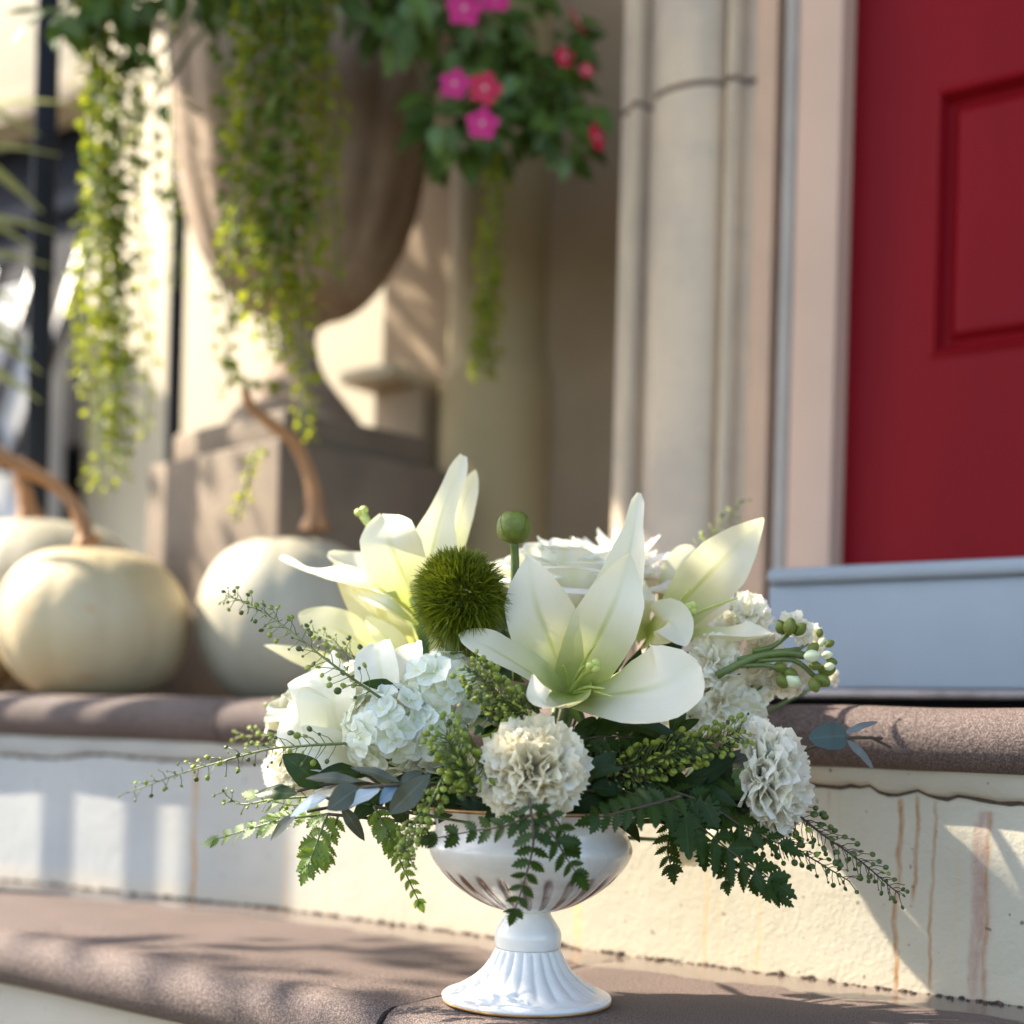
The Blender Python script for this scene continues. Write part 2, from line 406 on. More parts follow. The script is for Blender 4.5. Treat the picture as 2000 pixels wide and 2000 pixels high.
# rubble bottom left corner
mb = MB(); random.seed(8)
for i in range(260):
    p = V((random.uniform(-.75, -.3), 0, -.3)); p.y = random.uniform(1.0, 1.25); r = random.uniform(.004, .014)
    mb.ball(p + V((0, 0, r * .5)), r, 1, (1, random.uniform(.6, 1), .7), Matrix.Rotation(random.random() * 6, 3, 'Z'))
solo('gravel', mb, m_plain('gravel', (.3, .26, .2), .9, (.12, .1, .07), 50, .5, 300), 'grey gravel on the soil below the lowest step', 'gravel', kind='stuff')

# ================================================================ house front
def m_wall(name, c, c2, ns=3, bs=60, b=.3, streak=0.0, sc_=(.2, .17, .13)):
    c, c2 = tuple(x * .87 for x in c), tuple(x * .87 for x in c2)
    m = NT(name); o = m.coord(); n = m.noise(o, ns, 6, .6)
    base = m.mix(m.ramp(n, .32, .68), c, c2)
    if streak:
        s = m.noise(m.scale(o, 22, 22, 1.2), 1, 4); base = m.mix(m.ramp(s, .5, .75, 0, streak), base, sc_)
        s2 = m.noise(o, 30, 5, .7); base = m.mix(m.ramp(s2, .55, .72, 0, streak * .8), base, sc_)
    m.color(base); m.rough(.8); m.bump(m.math('ADD', m.noise(o, bs, 5), m.math('MULTIPLY', m.noise(o, bs * 5, 3), .4)), b, .002); return m.m
M['plaster'] = m_wall('beige_plaster', (.30, .215, .13), (.36, .265, .165)); M['colplaster'] = m_wall('column_plaster', (.43, .33, .165), (.48, .375, .2))
M['limestone'] = m_wall('weathered_limestone', (.68, .53, .37), (.52, .42, .32), 7, 90, .5, .45, (.3, .27, .24))
M['limewarm'] = m_wall('warm_limestone', (.6, .47, .32), (.52, .4, .27), 9, 90, .35)
M['peach'] = m_wall('peach_stucco', (.64, .41, .27), (.56, .37, .25), 8, 90, .35, .2, (.4, .33, .28))
M['jamb'] = m_wall('painted_jamb', (.68, .46, .34), (.62, .42, .31), 4, 40, .1)
M['greywhite'] = m_wall('grey_white_trim', (.42, .375, .33), (.37, .33, .29), 12, 50, .1)
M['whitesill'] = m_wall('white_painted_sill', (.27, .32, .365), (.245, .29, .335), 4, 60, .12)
M['cream'] = m_wall('cream_stucco', (.62, .54, .38), (.55, .47, .33), 3, 60, .3)
M['darkmetal'] = m_plain('black_iron', (.012, .013, .022), .38, (.02, .02, .03), 40, .2, 200)
M['threshold'] = m_plain('threshold_metal', (.22, .2, .2), .35, (.12, .11, .11), 30, .1, 200, metal=.6)
M['navy'] = m_plain('dark_blue_paint', (.0015, .002, .007), .6, (.002, .003, .010), 5); M['navy'].node_tree.nodes['Principled BSDF'].inputs['Specular IOR Level'].default_value = .15
def m_door():
    m = NT('red_door_paint'); o = m.coord(); n = m.noise(m.scale(o, 3, 3, .6), 2.2, 4)
    m.color(m.mix(m.ramp(n, .3, .7), (.20, .003, .0075), (.165, .0024, .006))); m.rough(.5); m.p.inputs['Specular IOR Level'].default_value = .1
    m.bump(m.math('ADD', m.noise(m.scale(o, 60, 60, 4), 4, 3), m.noise(o, 12, 2)), .06, .002); return m.m
M['door'] = m_door()

def lbox(mb, s0, s1, n0, n1, z0, z1, bev=.002):
    mb.box(L((s0 + s1) / 2, (n0 + n1) / 2, (z0 + z1) / 2), T_ * (s1 - s0) / 2, N_ * (n1 - n0) / 2, V((0, 0, (z1 - z0) / 2)), bev)
def prism(mb, prof, z0, z1, nz=1):                    # prof: (s,n) outline, extruded up
    rows = [[L(s, n, z0 + (z1 - z0) * k / nz) for s, n in prof] for k in range(nz + 1)]
    mb.grid(rows, [[(s, z0 + (z1 - z0) * k / nz) for s, n in prof] for k in range(nz + 1)])
    for r, fl in ((rows[0], 0), (rows[-1], 1)):
        b = len(mb.v); mb.v += [tuple(p) for p in r]; mb.uv += [(0, 0)] * len(r); f = tuple(range(b, b + len(r))); mb.f.append(f[::-1] if fl else f)
YR = 650
sx = lambda px, n, py=YR: LP(px, py, n)[0]
ZT = 2.62
house = thing('house_front', 'beige plastered house front with stone door surround, red door and white sill', 'building', L(.2, .6, .23))
NW = .86
s_l, s_r = sx(747, NW), 2.3
sdl = sx(1655, .44)                                    # left edge of the door opening
mb = MB(); lbox(mb, s_l, sdl - .03, NW, NW + .3, .2, ZT, .004); part('wall', mb, M['plaster'], house, sharp=True)
mb = MB(); lbox(mb, sdl + 1.06, s_r, NW - .35, NW + .3, .2, ZT, .004); part('wall', mb, M['plaster'], house, sharp=True)
mb = MB(); lbox(mb, sdl - .03, sdl + 1.06, NW - .4, NW + .3, 2.35, ZT, .004); part('wall', mb, M['plaster'], house, sharp=True)
# low plinth ledge at the corner of the wall
ll0 = sx(690, NW - .12, 740); 
mb = MB(); lbox(mb, ll0, sx(795, NW - .12, 740), NW - .16, NW - .001, LP(740, 752, NW - .12)[1], LP(740, 726, NW - .12)[1], .006); part('ledge', mb, M['cream'], house, sharp=True)
mb = MB(); lbox(mb, sx(730, NW - .1, 780), sx(812, NW - .12, 740), NW - .10, NW - .001, .23, LP(740, 752, NW - .12)[1] - .001, .004); part('plinth', mb, M['plaster'], house, sharp=True)
# engaged round column with a wider base
def halfcol(pxl, pxr, n, z0, z1, mat, flare=None):
    sl, sr_ = sx(pxl, n), sx(pxr, n); c = (sl + sr_) / 2; r = (sr_ - sl) / 2; mb = MB()
    zs = [z0] + [z for z, _ in flare] + [z1]; fl = [flare[0][1]] + [f for _, f in flare] + [flare[-1][1]]
    rows = []; uvs = []
    for z, f in zip(zs, fl):
        rows.append([L(c - cos(pi * k / 24) * r * f, n + .1 - sin(pi * k / 24) * r * .95 * f, z) for k in range(25)]); uvs.append([(k / 24, z) for k in range(25)])
    mb.grid(rows, uvs); return mb, c, r
zb = LP(900, 705, NW - .1)[1]
mb, c_, r_ = halfcol(826, 1000, NW - .1, .23, ZT, None, [(zb - .10, 1.16), (zb - .035, 1.15), (zb - .012, 1.08), (zb, 1.05), (zb + .004, 1.0)])
part('column', mb, M['colplaster'], house)
# stone pilaster of the door surround: a moulded profile, two stones with a joint
NC = .52
def prof_pil():
    e = lambda px, n=NC: sx(px, n)
    P = [(e(1196), NC + .25), (e(1197), NC + .01), (e(1222), NC)]
    def bead(a, b, h, k=6):
        a, b = e(a), e(b); return [((a + b) / 2 - cos(pi * i / k) * (b - a) / 2, NC - sin(pi * i / k) * h) for i in range(k + 1)]
    P += bead(1223, 1245, .009); P += [(e(1248), NC + .014), (e(1262), NC + .012)]
    a, b = e(1264), e(1400); P += [((a + b) / 2 - cos(pi * i / 12) * (b - a) / 2, NC + .006 - sin(pi * i / 12) * .03) for i in range(13)]
    P += [(e(1403), NC + .014)]; P += bead(1407, 1433, .009); P += [(e(1436), NC + .012), (e(1462), NC + .012), (e(1464), NC + .25)]
    return P
PP = prof_pil(); zj = LP(1330, 186, NC)[1]
mb = MB(); prism(mb, PP, .23, zj - .004, 8); part('pilaster_stone', mb, M['limestone'], house, sharp=True)
mb = MB(); prism(mb, PP, zj + .004, zj + 1.1, 8); part('pilaster_stone', mb, M['limestone'], house, sharp=True)
for pa, pb_ in ((1223, 1245), (1407, 1433)):
    a_, b_ = sx(pa, NC), sx(pb_, NC)
    for za, zb_ in ((.2305, zj - .0042), (zj + .0042, zj + 1.099)):
        mb = MB(); prism(mb, [((a_ + b_) / 2 - cos(pi * i / 8) * (b_ - a_) / 2 * .94, NC + .004 - sin(pi * i / 8) * .0145) for i in range(9)], za, zb_); part('bead', mb, M['limewarm'], house)
mb = MB(); prism(mb, [(s, n + .006) for s, n in PP], zj - .0045, zj + .0045); part('mortar_joint', mb, m_plain('mortar', (.2, .16, .14), .9), house)
mb = MB(); lbox(mb, sx(1464, NC) + .0015, sx(1506, NC), NC - .004, NC + .25, .23, 2.35, .003); part('stucco_reveal', mb, M['peach'], house, sharp=True)
mb = MB(); lbox(mb, sx(1507, NC - .02), sx(1546, NC - .01), NC - .008, NC + .2, .37, 2.35, .008); part('trim', mb, M['greywhite'], house, sharp=True)
mb = MB(); lbox(mb, sx(1547, NC - .01), sx(1632, NC - .01) , NC - .012, NC + .2, .37, 2.35, .003); part('door_jamb', mb, M['jamb'], house, sharp=True)
ND = NC + .03
# door with a recessed and raised panel
dl = sx(1632, ND); dw = 1.0; zd0 = .385
pl, pt = LP(1826, 430, ND)[0], LP(1832, 182, ND)[1]; pb = LP(1826, 695, ND)[1]
door = MB(); z1 = 2.34; x1 = dl + dw - .2           # one leaf with an opening for the panel
A4 = [(dl, zd0), (dl + dw, zd0), (dl + dw, z1), (dl, z1)]; B4 = [(pl, pb), (x1, pb), (x1, pt), (pl, pt)]
rows = [[L(a, n, b) for a, b in q4] for q4, n in ((A4, ND + .045), (A4, ND), (B4, ND), (B4, ND + .045))]
door.grid(rows, None, True)
dp = part('door', door, M['door'], house, smooth=False)
mb = MB()                                             # ogee moulding round the panel
x0, x1, y0, y1 = pl, dl + dw - .2, pb, pt
steps_ = [(-.004, -.001), (.003, -.004), (.006, .001), (.011, .012), (.016, .015), (.019, .014), (.026, .006), (.030, .005)]
rows = []
for o, dn in steps_:
    rows.append([L(x0 + o, ND + dn, y0 + o), L(x1 - o, ND + dn, y0 + o), L(x1 - o, ND + dn, y1 - o), L(x0 + o, ND + dn, y1 - o)])
mb.grid(rows, None, True); b = len(mb.v) - 4; mb.f.append((b, b + 1, b + 2, b + 3))
part('panel', mb, M['door'], dp, smooth=False)
mb = MB(); lbox(mb, sx(1633, NC), sx(1637, ND), NC + .01, ND - .002 , .386, 2.34, .001); part('weather_strip', mb, m_plain('black_rubber', (.015, .013, .014), .8), dp, smooth=False)
# white sill block and dark threshold
NS = .30
zs_t = LP(1750, 1100, NS)[1]; zs_b = LP(1750, 1347, NS)[1]
mb = MB(); lbox(mb, sx(1498, NS, 1230), 2.3, NS, NW, zs_b, zs_t - .018, .004); part('sill', mb, M['whitesill'], house, sharp=True)
mb = MB(); lbox(mb, sx(1492, NS - .008, 1230), 2.3, NS - .008, NW, zs_t - .0178, zs_t, .007); part('sill_nosing', mb, M['whitesill'], house, sharp=True)
mb = MB(); lbox(mb, sx(1455, NS + .02, 1360), 2.3, NS + .01, NS + .3, .2305, zs_b - .0004, .001); part('threshold', mb, M['navy'], house, sharp=True)
mb = MB(); lbox(mb, sx(1455, NS + .02, 1360), 2.3, NS - .03, NS + .0095, zs_b - .01, zs_b - .0008, .002); part('threshold_strip', mb, M['threshold'], house, sharp=True)
# added unseen roof over the door, sized to keep the front in shade
added_shade_roof = MB(); RS0, RN0 = -2.42, -.78
lbox(added_shade_roof, RS0, 2.6, RN0, NW + .3, ZT + .002, ZT + .16, .02)
part('added_shade_roof', added_shade_roof, M['cream'], house, sharp=True)
# ================================================================ neighbouring wall far left, in the sun
NF = 1.75
nb = thing('garden_wall', 'sunlit cream stucco wall behind the urn with dark blue window at its left', 'wall', L(-1.9, NF + .1, 0))
wl_, wr_ = sx(172, NF, 500), sx(1300, NF, 500)
zt_w = LP(130, 200, NF)[1]; zw = LP(130, 150, NF)[1]
mb = MB(); lbox(mb, wl_, wr_, NF, NF + .25, -.3, 3.2, .006); part('wall', mb, M['cream'], nb, sharp=True)
mb = MB(); lbox(mb, wl_ - 2.4, wl_ - .002, NF, NF + .25, zt_w, 3.2, .006); part('wall', mb, M['cream'], nb, sharp=True)
mb = MB(); lbox(mb, wl_ - 2.4, wl_ + .012, NF - .03, NF - .001, zt_w - .012, zw, .006); part('lintel', mb, m_wall('tan_stucco', (.42, .33, .22), (.38, .3, .2)), nb, sharp=True)
zw0 = LP(130, 560, NF)[1]
mb = MB(); lbox(mb, wl_ - 2.4, wl_ - .004, NF + .12, NF + .14, -.3, zt_w, .001); part('window_pane', mb, M['navy'], nb, sharp=True)
mb = MB(); zr = LP(130, 395, NF + .1)[1]; lbox(mb, wl_ - 2.4, wl_ - .005, NF + .09, NF + .118, zr - .03, zr + .03, .004); part('window_rail', mb, m_plain('blue_frame', (.003, .005, .014), .7), nb, sharp=True)
# low white balustrade with diagonal iron work in front of the window
bl = thing('balustrade', 'low white wall under diagonal black iron lattice, left of the urn', 'balustrade', L(-2.5, NF - .1, 0))
mb = MB(); z_t = LP(60, 520, NF - .25)[1]; lbox(mb, wl_ - 2.4, wl_ - .01, NF - .16, NF - .06, -.3, z_t, .01); part('low_wall', mb, m_wall('white_wall', (.6, .6, .6), (.5, .5, .52)), bl, sharp=True)
for k in range(16):
    for sg in (-1, 1):
        a = wl_ - .02 - k * .21; mb = MB()
        p0, p1 = L(a, NF - .26 + .012 * sg, z_t - .62), L(a + sg * .34, NF - .26 + .012 * sg, z_t + .02)
        mb.tube([p0, p1], .021, 4); part('lattice_bar', mb, M['darkmetal'], bl)
mb = MB(); mb.tube([L(wl_ - 2.4, NF - .26, z_t + .025), L(wl_ - .01, NF - .26, z_t + .025)], .014, 6); part('top_rail', mb, M['darkmetal'], bl)

# ================================================================ iron hand rail
M['glossiron'] = m_plain('black_painted_iron', (.006, .006, .010), .45); M['glossiron'].node_tree.nodes['Principled BSDF'].inputs['Specular IOR Level'].default_value = .3
rail = thing('iron_railing', 'black iron railing with square posts standing at the left edge of the porch', 'railing', W(75, 1350, 2.35))
def sqpost(mb, x, y, z0, z1, w): 
    mb.box((x, y, (z0 + z1) / 2), (cos(.35) * w, sin(.35) * w, 0), (-sin(.35) * w, cos(.35) * w, 0), (0, 0, (z1 - z0) / 2), w * .12)
def postpx(px, d, w, zb, zt, name='post'):
    p = W(px, 900, d); mb = MB(); sqpost(mb, p.x, p.y, zb, zt, w); return part(name, mb, M['glossiron'], rail, sharp=True)
postpx(72, 2.35, .019, .23, 1.6)
zf = W(340, 800, 2.9).z; postpx(337, 2.9, .0155, .23, 1.5)
mb = MB(); a, b = W(68, 60, 2.35), W(337, 60, 2.9); mb.tube([W(68, -60, 2.35), W(337, 60, 2.9)], .018, 8); part('handrail', mb, M['darkmetal'], rail)
# balusters out of the frame whose shadows stripe the lower riser
random.seed(1)
SH = V((SUN.x, SUN.y, 0)) / SUN.z
tops = []
for px, k, w in [(112, .40, .0055), (276, .50, .0055), (400, .60, .0065), (430, .64, .006), (465, .68, .006), (500, .72, .006), (535, .76, .006), (-60, .3, .0045), (-230, .22, .0045)]:
    s0, z_ = ws(px, 1640)
    for i in range(len(wall_pts) - 1):
        if AW[i] - AS0 <= s0 <= AW[i + 1] - AS0: wp = wall_pts[i].lerp(wall_pts[i + 1], (s0 + AS0 - AW[i]) / (AW[i + 1] - AW[i]))
    p = wp + SH * k
    mb = MB(); sqpost(mb, p.x, p.y, .23, 1.0, w); part('baluster', mb, M['darkmetal'], rail, sharp=True); tops.append((px, V((p.x, p.y, 1.005))))

mb = MB(); mb.tube([q_[1] for q_ in sorted(tops, key=lambda q_: q_[0])], .009, 8); part('baluster_rail', mb, M['darkmetal'], rail)
# ================================================================ pedestal and urn
def m_urn():
    m = NT('aged_urn_stone'); o = m.coord(); n = m.noise(o, 7, 6, .6); st_ = m.noise(m.scale(o, 26, 26, 1.6), 1, 5, .65); g = m.noise(o, 120, 4)
    b = m.mix(m.ramp(n, .3, .7), (.33, .235, .155), (.22, .152, .103)); b = m.mix(m.ramp(st_, .5, .72, 0, .75), b, (.46, .36, .27)); b = m.mix(m.ramp(st_, .25, .45, .7, 0), b, (.12, .08, .06))
    m.color(b); m.rough(.8); m.bump(m.math('ADD', g, st_), .6, .003); return m.m
M['urn'] = m_urn(); M['urn'].name = 'aged_urn_stone'
M['ped'] = m_wall('pedestal_stone', (.23, .17, .115), (.17, .128, .09), 9, 110, .6, .35, (.14, .1, .085))
DU = 2.2; uc = W(596, 800, DU); zp = .23
c0 = W(541, 1100, 2.0)                                # the corner nearest the camera
ang = radians(45); e1 = V((cos(ang), sin(ang), 0)); e2 = V((-cos(radians(32)), sin(radians(32)), 0))
e1 = V((cos(ang), sin(ang), 0)); e2 = V((-sin(ang), cos(ang), 0))
ztop = W(541, 852, 2.0).z
wr = .34; wl = .37
ped = thing('pedestal', 'square grey brown stone pedestal under the tall urn behind the pumpkins', 'pedestal', (c0.x, c0.y, zp))
pc = V((c0.x, c0.y, 0)) + e1 * wr / 2 + e2 * wl / 2
mb = MB(); mb.box((pc.x, pc.y, (zp + ztop) / 2), e1 * wr / 2, e2 * wl / 2, (0, 0, (ztop - zp) / 2), .006); part('block', mb, M['ped'], ped, sharp=True)
zc = W(560, 797, 2.05).z
mb = MB(); mb.box((pc.x, pc.y, (ztop + zc) / 2 + .0005), e1 * (wr / 2 - .028), e2 * (wl / 2 - .028), (0, 0, (zc - ztop) / 2 - .0005), .008); part('cap', mb, M['ped'], ped, sharp=True)
ucy = pc.y; DU = ucy; ucx = W(590, 300, DU).x
def zpx(py, px=596): return W(px, py, DU).z
def rpx(w): return PX(w, DU) * 1.10
print('urn at', ucx, DU, 'px', 1000 + ucx / DU * 2700)
zc0 = zc
prof = [(rpx(118), zc0 + .001), (rpx(122), zc0 + .012), (rpx(112), zc0 + .03), (rpx(80), zpx(775)), (rpx(52), zpx(735)), (rpx(38), zpx(700)), (rpx(33), zpx(665)), (rpx(38), zpx(638)), (rpx(52), zpx(628)), (rpx(56), zpx(618)), (rpx(100), zpx(602)),
        (rpx(140), zpx(560)), (rpx(172), zpx(500)), (rpx(196), zpx(430)), (rpx(212), zpx(350)), (rpx(222), zpx(270)), (rpx(228), zpx(180)), (rpx(236), zpx(100)), (rpx(252), zpx(30)), (rpx(280), zpx(-40)), (rpx(300), zpx(-75)), (rpx(305), zpx(-95)), (rpx(296), zpx(-105)), (rpx(270), zpx(-95)), (rpx(230), zpx(-60))]
cm = catmull([V((r, z, 0)) for r, z in prof], 110)
prof2 = [(max(.002, p.x), p.y) for p in cm]
urn = thing('urn', 'tall bell shaped weathered brown stone urn full of trailing plants on pedestal', 'urn', (ucx, ucy, zc0))
def urf(a, r, z, i):
    e = max(0, min(1, (z - zpx(600)) / .1)) * max(0, min(1, (zpx(0) - z) / .1)); return 1 + .045 * e * abs(sin(a * 8 + .2)) - .02 * e
mb = MB(); mb.lathe((ucx, ucy, 0), prof2, 144, urf); part('bowl', mb, M['urn'], urn)
mb = MB(); mb.lathe((ucx, ucy, 0), [(.001, zpx(-70)), (rpx(245), zpx(-72))], 24); part('soil', mb, M['dirt'], urn)

# ================================================================ pumpkins
def m_pump(name, c, c2, spots):
    m = NT(name); o = m.coord(); n = m.noise(o, 9, 4); g = m.noise(o, 70, 3)
    b = m.mix(m.ramp(n, .3, .7), c, c2); b = m.mix(m.ramp(m.noise(o, 30, 2), .66, .73, 0, spots), b, (.55, .33, .15)); b = m.mix(m.ramp(g, .6, .8, 0, .25), b, (.62, .5, .3))
    m.color(b); m.rough(.52); m.bump(m.math('ADD', m.math('MULTIPLY', n, 2), g), .25, .003); m.p.inputs['Subsurface Weight'].default_value = .08; m.p.inputs['Subsurface Radius'].default_value = (.01, .007, .004); return m.m
M['pumpw'] = m_pump('white_pumpkin_skin', (.48, .375, .205), (.53, .43, .26), 1.0)
M['pumpg'] = m_pump('grey_green_pumpkin_skin', (.37, .335, .24), (.42, .38, .28), .5)
def m_stem():
    m = NT('dry_pumpkin_stem'); o = m.coord(); uv = m.coord('UV'); n = m.noise(m.scale(uv, 3, 12, 1), 1, 4)
    m.color(m.mix(m.ramp(n, .3, .7), (.42, .19, .06), (.24, .12, .05))); m.rough(.6); m.bump(n, .5, .003); return m.m
M['pstem'] = m_stem()
def pumpkin(c, r, h, ribs, mat, label, stem, srad, rot=0, dep=.0028):
    t = thing('pumpkin', label, 'pumpkin', (c[0], c[1], .2305), 'pale pumpkins on the porch edge'); mb = MB(); n = 120; rows = []
    for i in range(37):
        ph = -pi / 2 + pi * i / 36; row = []
        for j in range(n):
            a = 2 * pi * j / n + rot
            q = abs(sin(a * ribs / 2)) ** .55; k = 1 - dep / r * (1 - q) * (.35 + cos(ph) * .65) * 1.0
            rr = r * (abs(cos(ph)) ** .86) * k; top = sin(ph); zz = h / 2 * (1 if top > 0 else -1) * abs(top) ** .94
            dimp = .13 * h * exp(-(rr / (r * .3)) ** 2); zz -= dimp if top > 0 else -dimp * .8
            row.append(V((c[0] + cos(a) * rr, c[1] + sin(a) * rr, .2305 + h / 2 * .975 + zz * 1.0)))
        rows.append(row)
    lowz = min(p.z for rw in rows for p in rw); rows = [[p - V((0, 0, lowz - .2305)) for p in rw] for rw in rows]
    mb.grid(rows, None, True); part('body', mb, mat, t)
    P = catmull(stem, 26); mb = MB(); rs = [lerpl(srad, i / 26) for i in range(27)]; rows = []
    for i, p in enumerate(P):
        tt = (P[min(i + 1, 26)] - P[max(i - 1, 0)]).normalized(); a_ = tt.cross(V((0, 1, .1))).normalized(); b_ = a_.cross(tt)
        rows.append([p + (a_ * cos(2 * pi * j / 20) + b_ * sin(2 * pi * j / 20)) * rs[i] * (1 + .2 * cos(2 * pi * j / 20 * 5 + i * .05) + .05 * sin(i * 1.3 + j)) for j in range(20)])
    bb = mb.grid(rows, None, True); mb.f.append(tuple(bb + 26 * 20 + j for j in range(20))); part('stem', mb, M['pstem'], t); return t
d1 = 1.86; p1 = W(184, 1180, d1)
pumpkin((p1.x, p1.y), PX(184, d1), PX(312, d1), 11, M['pumpw'], 'round creamy white pumpkin nearest the left corner of the porch edge', [W(172, 1062, d1), W(160, 1020, d1), W(130, 965, d1), W(70, 925, d1), W(0, 890, d1), W(-60, 850, d1)], [(0, PX(26, d1)), (.1, PX(14, d1)), (.4, PX(11, d1)), (.7, PX(14, d1)), (1, PX(18, d1))], .3)
d2 = 1.90; p2 = W(568, 1180, d2)
pumpkin((p2.x, p2.y), PX(180, d2), PX(345, d2), 12, M['pumpg'], 'pale grey white pumpkin behind the left lily, in front of the pedestal', [W(618, 1035, d2), W(616, 985, d2), W(606, 930, d2), W(575, 865, d2), W(520, 820, d2), W(487, 790, d2), W(480, 760, d2)], [(0, PX(28, d2)), (.1, PX(17, d2)), (.4, PX(12, d2)), (.75, PX(10, d2)), (1, PX(8, d2))], .12)
d3 = 2.2; p3 = W(88, 1150, d3)
pumpkin((p3.x, p3.y), PX(200, d3), PX(375, d3), 12, M['pumpg'], 'large grey green pumpkin mostly hidden behind the front left one', [W(60, 1020, d3), W(52, 985, d3), W(46, 955, d3), W(35, 930, d3)], [(0, PX(26, d3)), (.3, PX(16, d3)), (1, PX(11, d3))], .5)
d4 = 1.95; p4 = W(-95, 1240, d4)
pumpkin((p4.x, p4.y), PX(135, d4), PX(230, d4), 11, m_pump('tan_pumpkin_skin', (.62, .42, .2), (.66, .5, .28), .3), 'small tan pumpkin cut off by the left edge of the photo', [W(-95, 1160, d4), W(-100, 1130, d4), W(-110, 1110, d4)], [(0, .014), (1, .008)], .2)

# ================================================================ leaf shapes
def leaf_mesh(name, mat, wid=.4, n=7, fold=.12, curl=.12, tooth=0, nt=0, tip=1.0, rnd=False, wav=0.0):
    """unit leaf along +X, normal +Z"""
    mb = MB(); rows = []; uvs = []; N = n if not nt else nt * 2 * 2
    for i in range(N + 1):
        t = i / N
        w = (sin(pi * min(1, t * 1.0) ** (.75 if not rnd else .62)) ** (.9 if not rnd else .6)) * wid
        if tip > 1: w *= (1 - t ** 3 * .4)
        sh = 0
        if nt: k = (t * nt) % 1; w *= 1 + tooth * (k - .55); sh = .0
        w = max(w, .012)
        row = []; uu = []
        for v in (-1, -.5, 0, .5, 1):
            row.append(V((t + (.05 * abs(v) * tooth if nt else 0), v * w, fold * w * abs(v) * 1.2 - curl * t * t + (wav * sin(t * 14 + v * 2) * abs(v))))); uu.append((t, v * .5 + .5))
        rows.append(row); uvs.append(uu)
    mb.grid(rows, uvs); return mb.mesh(name, mat)
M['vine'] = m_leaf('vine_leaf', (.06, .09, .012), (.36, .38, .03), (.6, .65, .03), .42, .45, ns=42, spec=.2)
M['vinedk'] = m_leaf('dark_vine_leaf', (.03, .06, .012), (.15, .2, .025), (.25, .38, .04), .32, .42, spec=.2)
M['stemg'] = m_plain('green_stem', (.09, .13, .03), .5, (.13, .17, .04), 80)
M['stemd'] = m_plain('brown_stem', (.05, .035, .02), .6, (.08, .06, .03), 80)
def vine_strand(pts, n, size, sp, mat, label, grp='trailing vines hanging from the urn'):
    P = catmull(pts, 60); t = thing('trailing_vine', label, 'vine', P[0], grp)
    mb = MB(); mb.tube(P, .0016, 5); part('stem', mb, M['stemg'], t)
    mb = MB()
    for i in range(n):
        u = (i + random.random()) / n; x = u * 60; k = min(int(x), 59); p = P[k].lerp(P[k + 1], x - k)
        a = random.random() * 2 * pi; s = size * random.uniform(.65, 1.2) * (1 if u < .9 else .8)
        out = V((cos(a), sin(a), random.uniform(-.5, .3))).normalized(); off = sp * random.uniform(.2, 1)
        c = p + out * off; nz = (V((0, -.3, .8)) + rv(.8)).normalized(); x_ = (out + V((0, 0, -.5)) + rv(.3)).normalized(); y_ = nz.cross(x_).normalized(); z_ = x_.cross(y_)
        b = len(mb.v)
        for (lx, ly, lz) in [(0, 0, 0), (.3, -.42, .06), (.8, -.4, .02), (1.05, 0, -.1), (.8, .4, .02), (.3, .42, .06), (.5, 0, -.05)]:
            mb.v.append(tuple(c + (x_ * lx + y_ * ly + z_ * lz) * s)); mb.uv.append((lx, ly + .5))
        for q in range(6): mb.f.append((b + 6, b + q, b + (q + 1) % 6))
    part('leaves', mb, mat, t, kind='stuff')
    return t
random.seed(21)
def hang(x0, y0, x1, y1, d, wob=8, x00=None):
    pts = []; n = 6
    for i in range(n + 1):
        u = i / n; pts.append(W(x0 + (x1 - x0) * u + random.uniform(-wob, wob), y0 + (y1 - y0) * u, d))
    return [W((x00 if x00 is not None else x0 + 20), y0 - 55, d + .1)] + pts
